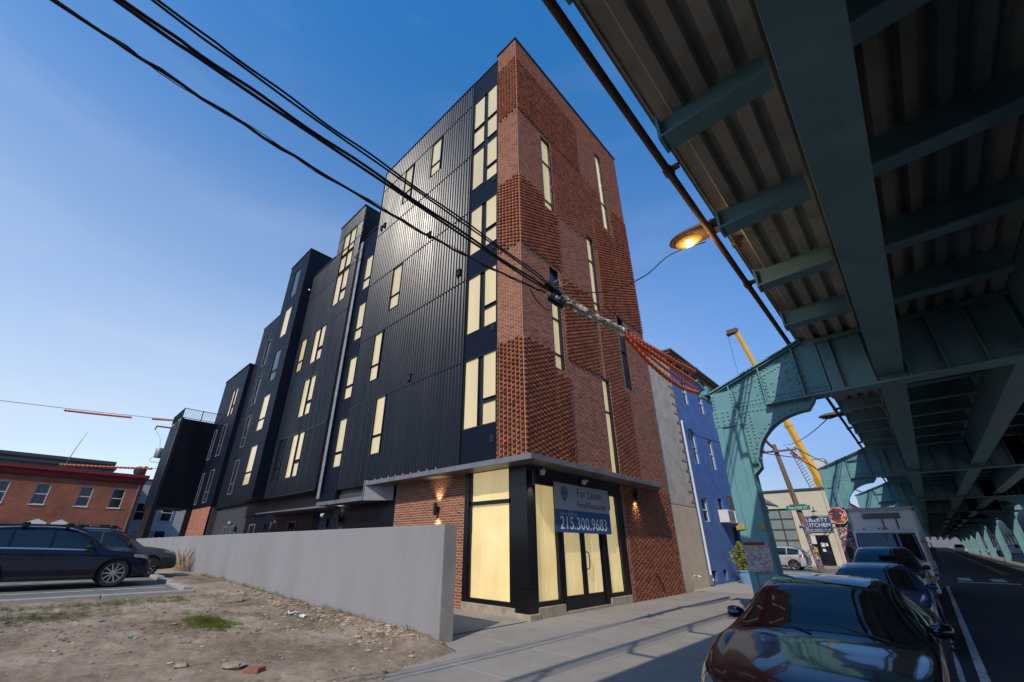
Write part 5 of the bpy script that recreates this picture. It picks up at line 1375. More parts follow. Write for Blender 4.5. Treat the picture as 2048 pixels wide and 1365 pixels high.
for k in range(110):
    c = WP[rnd.randrange(len(WP))]; a = rnd.uniform(0, 2*pi); d1 = Vector((cos(a), rnd.uniform(-.6, .6), sin(a))).normalized(); d2 = Vector((rnd.uniform(-1, 1), 1.4, rnd.uniform(-1, 1))).normalized()
    p = c + d1 * .045; wb.quad(p, p + d2 * rnd.uniform(.06, .17), p + d2 * .09 + d1 * rnd.uniform(.03, .10), p + d1 * rnd.uniform(.02, .08))
finish(wb.build('cable_wrap', 'silver_wrap', None), 'crumpled silver wrap round the cable bundle in front of the brick', 'cable wrap')
guard('line_guard', (-3.17, 6.98, 5.34), (-3.05, 10.5, 5.06 + .45), .03, 'top one of the three orange line guards ending at the teal bracket', .034)
guard('line_guard', (-3.17, 6.96, 5.30), (-3.08, 10.5, 5.22), .03, 'middle one of the three orange line guards ending at the teal bracket', .036)
guard('line_guard', (-3.17, 6.94, 5.27), (-3.05, 10.4, 4.93), .28, 'lowest, most sagging of the three orange line guards before the teal bracket', .036)
guard('line_guard', (-3.19, 7.0, 5.31), (-3.10, 10.5, 5.05), .10, 'orange line guard between middle and lowest strands before the teal bracket', .026)
wire('bare_wire', sag((-3.15, 7.0, 5.37), (-3.0, 10.6, 5.62), .05), .007, 'galv', 'thin bare wire above the orange line guards by the brick front')
wire('bare_wire', sag((-3.2, 6.9, 5.22), (-3.05, 10.5, 4.84), .12), .007, 'galv', 'thin bare wire under the orange line guards by the brick front')
hw = empty('cable_bracket', (vx(-2.97), Y1, vz(4.9)), 'teal cable bracket with clamps at the outer end of the near teal arm', 'bracket')
child(MB().box(vx(-3.12), vx(-2.96), Y1 - .3, Y1 + .2, vz(4.95), vz(5.06)).beam((vx(-3.08), Y1 - .55, vz(5.28)), (vx(-3.0), Y1, vz(4.95)), .05, .05).beam((vx(-3.1), Y1 - .45, vz(4.9)), (vx(-3.0), Y1, vz(4.85)), .06, .06).box(vx(-3.06), vx(-3.0), Y1 - .1, Y1 + .1, vz(4.8), vz(5.25)), 'hanger', 'teal', hw)
lw = [(-3.10,4.62,5.2),(-2.75,4.75,5.0),(-2.35,5.0,4.98),(-1.95,5.3,5.2),(-1.6,5.55,5.55),(-1.15,5.85,5.72)]
wire('lamp_cable', smooth_line(lw), .009, 'cable', 'slack grey cable looping from the cable bundle to the glowing lamp')

# ================================================================== LEASE SIGN, LAMPS AND CAMERAS ON THE SHOP FRONT
ls = empty('lease_sign', (XF + .09, 10.3, 2.3), 'grey and blue for lease sign hung across the shop doors', 'sign')
M['sign_grey'] = mat('sign_grey', (.33, .33, .335), .45, var=.05, vscale=3)
M['sign_blue'] = mat('sign_blue', (.018, .085, .215), .45, var=.06, vscale=3)
M['sign_ink'] = mat('sign_ink', (.035, .045, .07), .5); M['sign_pin'] = mat('sign_pin', (.012, .075, .14), .5)
XG = XF + .10
child(MB().box(XG - .02, XG, 8.94, 11.60, 2.31, 2.96), 'upper_panel', 'sign_grey', ls); child(MB().box(XG - .02, XG, 8.94, 11.60, 1.77, 2.308), 'lower_panel', 'sign_blue', ls)
child(MB().box(XG - .02, XG + .002, 11.605, 11.66, 2.42, 2.90), 'edge_strip', 'sign_blue', ls)
R_, U_ = (0, 1, 0), (0, 0, 1)
sign_text(ls, 'lettering', 'For Lease', .32, 'sign_ink', (XG + .002, 9.93, 2.76), R_, U_, extrude=.001, align='LEFT')
sign_text(ls, 'lettering', 'Retail/Restaurant', .23, 'sign_ink', (XG + .002, 9.93, 2.47), R_, U_, extrude=.001, align='LEFT', squeeze=.93)
sign_text(ls, 'lettering', 'Steve Jeffries', .15, 'sign_grey', (XG + .002, 9.10, 2.215), R_, U_, extrude=.001, align='LEFT')
sign_text(ls, 'lettering', '215.300.9683', .44, 'sign_white', (XG + .002, 9.10, 1.98), R_, U_, extrude=.001, align='LEFT', squeeze=.96)
pin = [(9.36 + .16 * cos(radians(a)), 2.74 + .16 * sin(radians(a))) for a in range(-30, 211, 12)] + [(9.36, 2.50)]
child(MB().prism(pin, 'x', XG + .001, XG + .003), 'pin_logo', 'sign_pin', ls)
ri = MB()
for a in range(0, 360, 20):
    p = [(9.36 + r * cos(radians(b_)), 2.74 + r * sin(radians(b_))) for r, b_ in ((.115, a), (.115, a + 20), (.128, a + 20), (.128, a))]; ri.prism(p, 'x', XG + .003, XG + .004)
ri.box(XG + .003, XG + .004, 9.29, 9.43, 2.79, 2.81).box(XG + .003, XG + .004, 9.35, 9.37, 2.65, 2.79).box(XG + .003, XG + .004, 9.32, 9.40, 2.65, 2.665)
child(ri, 'pin_ring', 'sign_grey', ls)
sign_text(ls, 'lettering', 'TriStar Corner', .09, 'sign_ink', (XG + .002, 9.36, 2.42), R_, U_, extrude=.001) if False else None
child(MB().box(XG - .11, XG - .022, 9.38, 9.42, 1.8, 2.9).box(XG - .11, XG - .022, 11.1, 11.14, 1.8, 2.9), 'batten', 'black', ls)

M['sconce_glow'] = mat('sconce_glow', (.9, .75, .4), .4, emit=(1, .80, .42), estr=6.0)
def sconce(p, n, up, down, label, h=.34, e1=3.0):
    """cylinder wall light; p on the wall, n the wall's outward normal"""
    p, n = Vector(p), Vector(n); c = p + n * .12
    e = empty('wall_lamp', p, label, 'wall lamp')
    b = MB(); b.tube([c - Vector((0, 0, h / 2)), c + Vector((0, 0, h / 2))], .055, 14, cap=False)
    child(b, 'tube', 'black', e, smooth=True)
    child(MB().obox(p + n * .035, n * .035, n.cross(Vector((0, 0, 1))) * .045, Vector((0, 0, .08))), 'mount', 'black', e)
    for s, on in ((1, up), (-1, down)):
        child(MB().tube([c + Vector((0, 0, s * (h / 2 - .04))), c + Vector((0, 0, s * (h / 2 - .035)))], .052, 14), 'lens', 'sconce_glow' if on else 'black', e)
        if on:
            ld = bpy.data.lights.new('lamp_light', 'SPOT'); ld.energy = e1 * 11; ld.color = (1, .90, .60); ld.spot_size = radians(88); ld.spot_blend = .9; ld.shadow_soft_size = .03
            lo_ = bpy.data.objects.new('lamp_light', ld); COL.objects.link(lo_); lo_.location = c + Vector((0, 0, s * (h / 2 - .02)))
            lo_.rotation_euler = (Vector((0, 0, s)) - n * .25).to_track_quat('-Z', 'Y').to_euler()
            lo_.parent = e; lo_.matrix_parent_inverse = e.matrix_basis.inverted()
    return e
sconce((-9.93, YF, 2.40), (0, -1, 0), True, True, 'black up and down lamp on the brick pier above the concrete wall')
sconce((XF, 8.10, 2.98), (1, 0, 0), False, True, 'black lamp on the stone corner column under the canopy')
sconce((XF, 13.45, 3.02), (1, 0, 0), False, True, 'black lamp on the patterned brick right of the shop doors')
sconce((-15.75, YF + .02, 2.32), (0, -1, 0), True, True, 'black lamp under the lower canopy, nearest the brick pier', e1=2.0)
for k, (x, lab) in enumerate(((-18.2, 'black lamp by the recess on the dark ground floor, second from the brick pier'), (-22.2, 'black lamp on the dark ground floor, third from the brick pier'), (-25.6, 'black lamp on the dark ground floor, fourth from the brick pier'), (-30.4, 'farthest black lamp on the dark ground floor'))):
    sconce((x, 8.72, 2.3), (0, -1, 0), False, False, lab)
def dome_camera(p, d, label):
    e = empty('security_camera', p, label, 'security camera'); p, d = Vector(p), Vector(d)
    child(MB().lathe([(0, -.10), (.05, -.09), (.075, -.05), (.08, 0), (.06, .03), (0, .03)], p, n=14), 'dome', 'white_plastic', e, smooth=True)
    child(MB().tube([p, p + d * .16 + Vector((0, 0, .03))], .03, 8), 'arm', 'white_plastic', e)
dome_camera((XF + .14, 8.42, 3.16), (0, .4, .2), 'white dome camera under the canopy beside the corner column')
dome_camera((XF + .10, 10.35, 3.12), (0, 1.3, 0), 'white dome camera above the lease sign')
dome_camera((-17.2, 7.9, 2.55), (.6, 0, 0), 'white dome camera under the lower canopy on the dark side front')
dome_camera((-23.9, 8.55, 2.55), (.9, 0, 0), 'white twin camera on the middle of the dark ground floor')
dome_camera((-31.6, 8.55, 2.7), (.9, 0, 0), 'white twin camera at the far end of the dark ground floor')

# ================================================================== LEFT BACKGROUND: BRICK ROW HOUSE AND FRIENDS
XH = -52.0
rh = empty('row_house', (-56, -8, .9), 'two storey red brick row house with a dark red cornice behind the car park', 'house')
def brick_tex(name, c1, c2, mc, scale):
    m = bpy.data.materials.new(name); m.use_nodes = True; n, l = m.node_tree.nodes, m.node_tree.links
    b = n['Principled BSDF']; b.inputs['Roughness'].default_value = .9; b.inputs['Specular IOR Level'].default_value = .2
    t = n.new('ShaderNodeTexCoord'); s = n.new('ShaderNodeSeparateXYZ'); c = n.new('ShaderNodeCombineXYZ'); l.new(t.outputs['Object'], s.inputs[0])
    l.new(s.outputs[1], c.inputs[0]); l.new(s.outputs[2], c.inputs[1])
    k = n.new('ShaderNodeTexBrick'); k.inputs['Scale'].default_value = scale; k.inputs['Color1'].default_value = (*c1, 1); k.inputs['Color2'].default_value = (*c2, 1); k.inputs['Mortar'].default_value = (*mc, 1)
    k.inputs['Mortar Size'].default_value = .014; k.inputs['Brick Width'].default_value = .23; k.inputs['Row Height'].default_value = .085; k.inputs['Bias'].default_value = -.1
    l.new(c.outputs[0], k.inputs['Vector'])
    z = n.new('ShaderNodeTexNoise'); z.inputs['Scale'].default_value = .8; z.inputs['Detail'].default_value = 5; l.new(t.outputs['Object'], z.inputs['Vector'])
    r = n.new('ShaderNodeMapRange'); r.inputs[1].default_value = .3; r.inputs[2].default_value = .7; r.inputs[3].default_value = .8; r.inputs[4].default_value = 1.15; l.new(z.outputs['Fac'], r.inputs[0])
    x = n.new('ShaderNodeMix'); x.data_type = 'RGBA'; x.blend_type = 'MULTIPLY'; x.inputs[0].default_value = 1; l.new(k.outputs['Color'], x.inputs[6]); l.new(r.outputs[0], x.inputs[7]); l.new(x.outputs[2], b.inputs['Base Color'])
    return m
M['row_brick'] = brick_tex('row_brick', (.25, .07, .042), (.33, .105, .055), (.24, .13, .095), 1.0)
holesH = []
for y in (-8.0, -5.6, -3.25, -.87, 1.83, 4.03): holesH.append((y, y + .86, 4.35, 5.97))
for y in (2.55, 3.95): holesH.append((y, y + .86, 1.9, 3.0))
for y in (-3.6,): holesH.append((y, y + .9, 1.7, 3.05))
doors = [(-.40, .50, .9, 2.75), (1.05, 1.85, .9, 2.75)]
cut_wall_x(XH, -30, 6.05, .4, 6.6, holesH + doors, 'row_brick', rh, t=.12)
child(MB().box(-62, XH - .2, -30, 6.05, .4, 6.9), 'wall', 'row_brick', rh)
child(MB().quad((XH, 6.05, .4), (-62, 6.05, .4), (-62, 6.05, 6.9), (XH, 6.05, 6.9)), 'side_wall', 'row_brick', rh)
child(MB().box(-52.4, XH + .18, -30, 6.12, 6.62, 7.05).box(-52.5, XH + .38, -30, 6.25, 7.05, 7.32).box(-52.4, XH + .10, -30, 6.08, 6.52, 6.62), 'cornice', 'red_trim', rh)
child(MB().box(-62, -52.3, -30, 6.0, 6.9, 7.25), 'roof', 'roofing', rh)
for h in holesH: sash_x(XH, *h, rh, t=.11, sill='white_frame')
for h in doors:
    child(MB().box(XH - .1, XH - .06, h[0], h[1], h[2], h[3]), 'door', 'white_frame', rh)
    child(MB().box(XH - .058, XH - .05, h[0] + .12, h[1] - .12, 2.1, 2.55), 'door_light', 'glass_dark', rh)
    child(MB().box(XH, XH + .08, h[0] - .14, h[1] + .14, 2.78, 2.98).prism([(h[0] - .14, 2.98), (h[1] + .14, 2.98), ((h[0] + h[1]) / 2, 3.25)], 'x', XH, XH + .06), 'door_head', 'white_frame', rh)
child(MB().tube([(XH + .08, 5.75, 6.5), (XH + .08, 5.75, .9)], .05, 6), 'downpipe', 'mid_grey', rh)
child(MB().lathe([(0, .1), (.06, .1), (.1, 0)], (XH + .12, 2.2, 2.55), n=8), 'porch_light', 'orange_brick', rh)
ds = empty('satellite_dish', (-52.6, 5.4, 7.4), 'round dark satellite dish on the row house roof corner', 'satellite dish')
child(MB().lathe([(0, .08), (.25, .05), (.45, 0)], (0, 0, 0), 'x', 16), 'dish', 'dark_grey', ds, smooth=True); ds.children[0].location = (0, 0, 0); ds.children[0].matrix_parent_inverse = Matrix.Identity(4); ds.children[0].location = (0.1, 0, .35)
child(MB().tube([(-52.6, 5.4, 7.3), (-52.6, 5.45, 7.8)], .04, 6).box(-52.7, -52.5, 5.7, 5.95, 7.3, 8.25), 'mast', 'dark_grey', ds)
an = empty('roof_aerial', (-53, .1, 7.2), 'thin whip aerial standing on the row house roof', 'aerial')
child(MB().tube([(-53, .2, 7.2), (-53, .45, 9.0), (-53, .8, 10.8)], [.04, .03, .015], 6), 'mast', 'mid_grey', an); child(MB().box(-53.2, -52.8, -.05, .35, 7.2, 7.75), 'base_box', 'dark_grey', an)
gb = empty('grey_block', (-80, -8, 1), 'long flat grey building behind the red row house roof', 'building')
child(MB().box(-90, -75, -60, 5.0, 1, 10.3), 'wall', 'mid_grey', gb); child(MB().box(-90, -74.6, -60, 5.3, 10.3, 10.55).box(-90, -74.9, -60, 5.1, 10.9, 11.3).box(-90, -75, -60, 4.9, 10.55, 10.9), 'parapet', 'dark_grey', gb)
for y in frange(-30, 4, 2.4): child(MB().box(-74.99, -74.93, y, y + .06, 8.0, 10.3), 'panel_joint', 'dark_grey', gb)
child(MB().box(-74.98, -74.9, -60, 5.0, 9.9, 9.96), 'light_band', 'white_frame', gb)
vh = empty('vinyl_house', (-62, 9, 1), 'pale grey house with one white window between row house and stair block', 'house')
M['vinyl'] = mat('vinyl_siding', (.40, .39, .38), .7, var=.08, vscale=2)
child(MB().box(-70, -58, 6.4, 14, .5, 7.6), 'wall', 'vinyl', vh); child(MB().prism([(6.2, 7.6), (14.2, 7.6), (14.2, 8.4)], 'x', -70, -57.8), 'roof', 'roofing', vh)
sash_x(-57.95, 6.75, 7.75, 3.6, 5.3, vh, t=.0); sash_x(-57.95, 9.0, 10.0, 3.6, 5.3, vh, t=0); sash_x(-57.95, 8.9, 9.9, 1.2, 2.7, vh, t=0)
fn_ = empty('iron_fence', (-50, 6.8, .9), 'dark iron fence between row house and stair block', 'fence')
fm = MB()
for y in frange(6.1, 8.3, .14): fm.box(-50.02, -49.98, y, y + .03, .8, 2.5)
child(fm, 'bars', 'black', fn_); child(MB().box(-50.03, -49.97, 6.1, 8.3, 2.35, 2.4).box(-50.03, -49.97, 6.1, 8.3, 1.0, 1.05), 'rail', 'black', fn_)
# utility pole behind the stair block, with transformer and guarded wires
u2 = empty('utility_pole', (-48, 6.35, .9), 'dark utility pole with a grey transformer behind the stair block', 'utility pole')
child(MB().tube([(-48, 6.5, .8), (-48, 6.35, 12.4)], [.17, .12], 10), 'pole', 'wood', u2, smooth=True)
child(MB().beam((-48, 5.0, 11.25), (-48, 7.4, 11.35), .1, .12, up=(0, 0, 1)), 'crossarm', 'wood', u2)
child(MB().lathe([(0, .45), (.12, .45), (.14, .42), (.30, .38), (.32, .30), (.30, -.40), (.26, -.45), (0, -.45)], (-48, 5.86, 8.95), n=18), 'transformer', 'galv', u2, smooth=True)
child(MB().tube([(-48, 5.05, 11.3), (-48, 5.0, 10.9)], .05, 8), 'insulator', 'black', u2); child(MB().tube([(-48, 5.1, 10.9), (-48, 5.6, 10.2), (-48, 5.8, 9.4)], .012, 5), 'lead', 'cable', u2)
child(MB().tube([(-48, 5.6, 8.6), (-48, 5.35, 8.3), (-48, 5.5, 8.1), (-48, 6.2, 8.1)], .02, 5), 'lead', 'cable', u2)
wire('line_wire', sag((-48, -30, 11.2), (-48, 6.3, 12.1), .6), .02, 'cable', 'thin line wire running left from the pole behind the stair block')
guard('line_guard', (-48, -1.2, 11.35), (-48, 3.1, 11.66), .02, 'long orange line guard on the wire above the row house', .07)
guard('line_guard', (-48, 4.5, 11.82), (-48, 6.2, 12.05), .01, 'short orange line guard beside the far pole', .07)
guard('line_guard', (-48, -.1, 7.12), (-48, 5.8, 7.52), .02, 'orange line guard on the low wire just over the red cornice', .07)
wire('line_wire', sag((-48, -30, 6.2), (-48, 6.4, 7.6), .5), .02, 'cable', 'low line wire passing in front of the red cornice')

# ================================================================== VEHICLES
SC = 0.906         # vehicle scale against the survey of the street
M['car_black'] = mat('car_paint_black', (.006, .007, .012), .16, spec=.5, coat=1.0)
M['car_blue'] = mat('car_paint_blue', (.012, .026, .105), .2, spec=.5, coat=1.0)
M['car_navy'] = mat('car_paint_navy', (.004, .0055, .016), .22, spec=.3, coat=.25)
M['car_teal'] = mat('car_paint_dark_blue', (.009, .022, .06), .2, spec=.5, coat=1.0)
M['car_silver'] = mat('car_paint_silver', (.46, .46, .46), .3, metal=.3, coat=1.0)
M['car_grey'] = mat('car_paint_grey', (.05, .053, .062), .3, spec=.4, coat=.4)
M['car_white'] = mat('truck_paint_white', (.74, .73, .71), .4, var=.06, vscale=3, spec=.4)
M['car_glass'] = mat('car_glass', (.008, .010, .012), .03, spec=.9)
M['trim_black'] = mat('trim_black', (.014, .014, .015), .5)
M['head_glass'] = mat('headlamp', (.30, .30, .31), .12, metal=.5, coat=1.0)
M['tail_red'] = mat('tail_lamp', (.30, .012, .012), .15, coat=1.0)
M['amber'] = mat('amber_lamp', (.5, .16, .01), .2, coat=1.0)
M['alloy'] = mat('alloy', (.42, .42, .42), .28, metal=.85)

def cr(vals, t):
    """Catmull-Rom through (key, value...) rows"""
    n = len(vals)
    if t <= vals[0][0]: return vals[0][1:]
    if t >= vals[-1][0]: return vals[-1][1:]
    for i in range(n - 1):
        if vals[i][0] <= t <= vals[i+1][0]: break
    p1, p2 = vals[i], vals[i+1]; p0 = vals[max(i-1, 0)]; p3 = vals[min(i+2, n-1)]
    h = p2[0] - p1[0]; u = (t - p1[0]) / h; out = []
    for k in range(1, len(p1)):
        m1 = (p2[k] - p0[k]) / max(1e-6, p2[0] - p0[0]) * h; m2 = (p3[k] - p1[k]) / max(1e-6, p3[0] - p1[0]) * h
        out.append((2*u**3 - 3*u*u + 1)*p1[k] + (u**3 - 2*u*u + u)*m1 + (-2*u**3 + 3*u*u)*p2[k] + (u**3 - u*u)*m2)
    return out
# stations: y (front +), underside, belt height, half width low, half width belt, top height, half width at top edge, top-edge drop
SEDAN = [(-2.35,.40,.78,.62,.60,.84,.46,.03),(-2.26,.30,.92,.80,.74,.99,.56,.03),(-1.95,.20,.98,.89,.83,1.06,.60,.03),(-1.35,.17,.97,.92,.87,1.28,.56,.05),(-.75,.17,.95,.925,.88,1.41,.57,.06),(-.2,.17,.93,.925,.88,1.435,.58,.06),
         (.25,.17,.92,.925,.88,1.36,.59,.06),(.62,.17,.91,.925,.88,1.18,.64,.05),(1.02,.17,.895,.925,.875,.965,.71,.03),(1.35,.17,.86,.92,.865,.90,.70,.03),(1.8,.18,.77,.91,.83,.82,.64,.03),(2.12,.19,.68,.86,.75,.73,.56,.03),(2.28,.22,.58,.74,.62,.63,.44,.03),(2.35,.28,.50,.58,.50,.54,.34,.02)]
SUV = [(-2.32,.45,.95,.70,.68,1.02,.52,.04),(-2.24,.35,1.06,.86,.80,1.20,.58,.05),(-1.95,.26,1.08,.93,.87,1.52,.58,.07),(-1.45,.24,1.07,.945,.90,1.66,.60,.07),(-.6,.23,1.05,.95,.905,1.70,.61,.07),(.1,.23,1.03,.95,.905,1.66,.61,.07),
       (.5,.23,1.02,.95,.905,1.50,.63,.06),(.82,.23,1.015,.95,.90,1.28,.68,.05),(1.12,.23,1.01,.945,.895,1.08,.74,.03),(1.5,.23,.98,.94,.885,1.03,.72,.03),(1.95,.25,.90,.92,.84,.95,.64,.03),(2.2,.27,.80,.86,.74,.85,.56,.03),(2.30,.30,.68,.74,.62,.73,.46,.03),(2.34,.36,.58,.62,.52,.62,.40,.02)]
PICK = [(a[0], a[1] + .06, a[2] + .10, a[3], a[4], a[5] + .12, a[6] + .03, a[7]) for a in SUV]
def section(st, v):
    """point of the half section; v 0..6 : 0 bottom centre,1 bottom edge,2 low side,3 mid side,4 belt,5 top edge,6 top centre"""
    zb, zs, wl_, wb_, zt, wt, dr = st
    P = [(0, 0, zb), (1, wl_ * .88, zb), (2, wl_, zb + .13 * (1 if zs - zb > .3 else .5)), (3, (wl_ * .62 + wb_ * .38) + .012, zb + .62 * (zs - zb)), (4, wb_, zs), (5, wt, max(zs + .005, zt - dr)), (5.5, wt * .55, zt - dr * .18), (6, 0, zt)]
    return cr(P, v)
def surf(stations, y, v):
    st = cr(stations, y); x, z = section(st, v); return Vector((x, y, z))
def make_car(name, label, cat, stations, paint, loc, rz, wheel_r=.335, wheels=(1.42, -1.42), track=.78, glass=((-1.25, .40),), pillars=(-.45,), ws=(.30, .98), rear=(-1.85, -.95),
             scale=SC, suv=False, head=(1.78, 2.2), rails=False, trim=False, rim='star', sensors=False):
    e = empty(name, loc, label, cat, rz=rz); e.scale = (scale,) * 3
    ny, vs = 72, [0, .5, 1, 1.25, 1.5, 2, 2.25, 2.5, 2.75, 3, 3.25, 3.5, 3.75, 4, 4.15, 4.5, 4.85, 5, 5.15, 5.35, 5.5, 5.75, 6]
    y0, y1 = stations[0][0], stations[-1][0]
    ys = [y0 + (y1 - y0) * (0.5 - 0.5 * cos(pi * i / ny)) * .35 + (y1 - y0) * i / ny * .65 for i in range(ny + 1)]
    b = MB(); ring = vs + [-v for v in reversed(vs[1:-1])]; R_n = len(ring)
    for y in ys:
        for v in ring:
            p = surf(stations, y, abs(v)); b.v.append((p.x if v >= 0 else -p.x, p.y, p.z))
    for i in range(ny):
        for j in range(R_n):
            j2 = (j + 1) % R_n; b.f.append((i*R_n + j, i*R_n + j2, (i+1)*R_n + j2, (i+1)*R_n + j)); b.t.append(None)
    b.f.append(tuple(range(R_n))); b.f.append(tuple(ny * R_n + j for j in range(R_n - 1, -1, -1))); b.t += [None, None]
    body = b.build('body', paint, None, smooth=True)
    # wheel wells cut out of the body
    cut = MB()
    for wy in wheels:
        for s in (-1, 1):
            cut.lathe([(0, -.22), (wheel_r + .055, -.22), (wheel_r + .055, .30), (0, .30)], (s * .86, wy, wheel_r - .005), 'x', 30)
    co = cut.build('tmp_cut', 'trim_black', None, fix=True)
    try:
        bm_ = body.modifiers.new('wells', 'BOOLEAN'); bm_.operation = 'DIFFERENCE'; bm_.object = co; bm_.solver = 'EXACT'
        dg = bpy.context.evaluated_depsgraph_get(); me = bpy.data.meshes.new_from_object(body.evaluated_get(dg))
        body.modifiers.clear()
        if len(me.polygons) > 500:
            body.data = me
            me.materials.clear(); me.materials.append(M[paint])
            for p in me.polygons: p.use_smooth = True; p.material_index = 0
            try: me.set_sharp_from_angle(angle=radians(40))
            except Exception: pass
    except Exception as ex:
        print('boolean', ex)
    bpy.data.objects.remove(co)
    body.parent = e
    def patch(nm, ya, yb, va, vb, m, off=.004, n1=14, n2=8, sides=(1, -1), par=e, taper=None):
        """skin patch lifted a few millimetres off the body"""
        outs = []
        def pt(y, v, s):
            p = surf(stations, y, v); q = surf(stations, y + .01, v); r_ = surf(stations, y, min(6, v + .02)) if v < 5.97 else surf(stations, y, v - .02)
            d1, d2 = q - p, (r_ - p) * (1 if v < 5.97 else -1); nn = d1.cross(d2)
            if nn.length < 1e-9: nn = Vector((0, 0, 1))
            nn.normalize()
            if nn.dot(Vector((p.x, 0, p.z - .6))) < 0: nn = -nn
            w = p + nn * off; return (w.x * s, w.y, w.z)
        if sides == 'both':          # continuous across the centre line
            g = MB(); cols = [vb * 0 + va + (6 - va) * j / n2 for j in range(n2 + 1)]
            full = [(v, 1) for v in cols] + [(v, -1) for v in reversed(cols[:-1])]
            for i in range(n1 + 1):
                y = ya + (yb - ya) * i / n1
                for v, s in full: g.v.append(pt(y, v, s))
            k = len(full)
            g.f = [(i*k + j, i*k + j + 1, (i+1)*k + j + 1, (i+1)*k + j) for i in range(n1) for j in range(k - 1)]; g.t = [None] * len(g.f)
            o = g.build(nm, m, par, smooth=True); return o
        for s in sides:
            g = MB()
            for i in range(n1 + 1):
                y = ya + (yb - ya) * i / n1
                for j in range(n2 + 1):
                    vv = vb if taper is None else vb - (vb - va) * taper(i / n1)
                    v = va + (vv - va) * j / n2; g.v.append(pt(y, v, s))
            g.f = [(i*(n2+1) + j, i*(n2+1) + j + 1, (i+1)*(n2+1) + j + 1, (i+1)*(n2+1) + j) for i in range(n1) for j in range(n2)]; g.t = [None] * len(g.f)
            outs.append(g.build(nm, m, par, smooth=True))
        return outs
    patch('windscreen', ws[0], ws[1], 5.03, 6, 'car_glass', sides='both', n1=16, n2=10)
    patch('rear_window', rear[0], rear[1], 5.06, 6, 'car_glass', sides='both', n1=12, n2=10)
    edges = [glass[0][0]] + list(pillars) + [glass[0][1]]
    for k, (a, c) in enumerate(zip(edges, edges[1:])):
        patch('side_window', a + .03, c - .03, 4.12, 4.88, 'car_glass', n1=10, n2=6)
    patch('window_frame', glass[0][0] - .05, glass[0][1] + .08, 4.02, 4.10, 'trim_black' if not trim else 'alloy', off=.006, n1=18, n2=2)
    if not suv: patch('roof_glass', -.85, .22, 5.25, 6, 'car_glass', sides='both', n1=12, n2=8, off=.003)
    patch('headlamp', head[0], head[1], 3.55, 4.25, 'head_glass', off=.005, n1=8, n2=4, taper=lambda u: .55 * (1 - u))
    patch('tail_lamp', stations[0][0] + .05, stations[0][0] + .42, 3.5, 4.1, 'tail_red', off=.006, n1=6, n2=4)
    patch('grille', stations[-1][0] - .10, stations[-1][0] - .01, 1.5, 3.4, 'trim_black', off=.005, n1=4, n2=8)
    patch('sill', wheels[1] + wheel_r + .1, wheels[0] - wheel_r - .1, 1.15, 2.0, 'trim_black', off=.004, n1=8, n2=4)
    for yq in ([edges[0] + .02] + list(pillars) + [edges[-1] + .10]):
        patch('door_seam', yq - .006, yq + .006, 2.1, 3.98, 'trim_black', off=.0025, n1=1, n2=10)
    for k, yq in enumerate([p for p in pillars] + [edges[-1] - .55]):
        for s in (-1, 1):
            st = cr(stations, yq - .16); x = section(st, 3.55)
            MB().obox((s * (x[0] + .02), yq - .14, x[1] + .0), (.012, 0, 0), (0, .10, 0), (0, 0, .014)).build('door_handle', paint, e, bevel=.006)
    # mirrors
    for s in (-1, 1):
        my = edges[-1] - .02; p = surf(stations, my, 4.1); m_ = MB(); n = 10
        prof = [(-.06, .02, .03), (-.02, .075, .06), (.06, .085, .07), (.11, .06, .055), (.122, .02, .03)]
        for (dx, hy, hz) in prof:
            for j in range(n):
                a = 2 * pi * j / n; m_.v.append((s * (p.x + .02 + dx), my + .02 + cos(a) * hy, p.z + .07 + sin(a) * hz))
        for k in range(len(prof) - 1):
            for j in range(n):
                j2 = (j + 1) % n; m_.f.append((k*n+j, k*n+j2, (k+1)*n+j2, (k+1)*n+j)); m_.t.append(None)
        m_.f.append(tuple((len(prof)-1)*n + j for j in range(n))); m_.t.append(None)
        m_.obox((s * (p.x - .0), my + .03, p.z + .035), (.05, 0, 0), (0, .035, 0), (0, 0, .022))
        m_.build('mirror', paint if not suv else 'trim_black', e, smooth=True)
    # wheels
    for wy in wheels:
        for s in (-1, 1):
            w = empty('wheel', (s * track, wy, wheel_r), parent=e)
            ty = MB().lathe([(wheel_r * .70, -.10), (wheel_r * .93, -.105), (wheel_r, -.075), (wheel_r, .075), (wheel_r * .93, .105), (wheel_r * .70, .10)], (0, 0, 0), 'x', 32).build('tyre', 'rubber', w, smooth=True)
            rm = MB(); rm.lathe([(wheel_r * .71, s * .10), (wheel_r * .67, s * .095), (wheel_r * .64, s * .05), (wheel_r * .62, -s * .06)], (0, 0, 0), 'x', 32)
            ns = 10 if rim == 'star' else 5
            for k in range(ns):
                a = 2 * pi * k / ns; d_ = Vector((0, cos(a), sin(a))); t_ = Vector((0, -sin(a), cos(a)))
                wdt = .017 if ns == 10 else .035
                rm.obox(d_ * wheel_r * .38 + Vector((s * .075, 0, 0)), d_ * wheel_r * .30, t_ * wdt, Vector((.012, 0, 0)))
            rm.lathe([(0, s * .095), (.05, s * .092), (.06, s * .07), (.06, s * .03)], (0, 0, 0), 'x', 16)
            rm.build('rim', 'alloy', w)
            MB().lathe([(0, s * .02), (wheel_r * .62, s * .02)], (0, 0, 0), 'x', 24).build('brake_disc', 'trim_black', w)
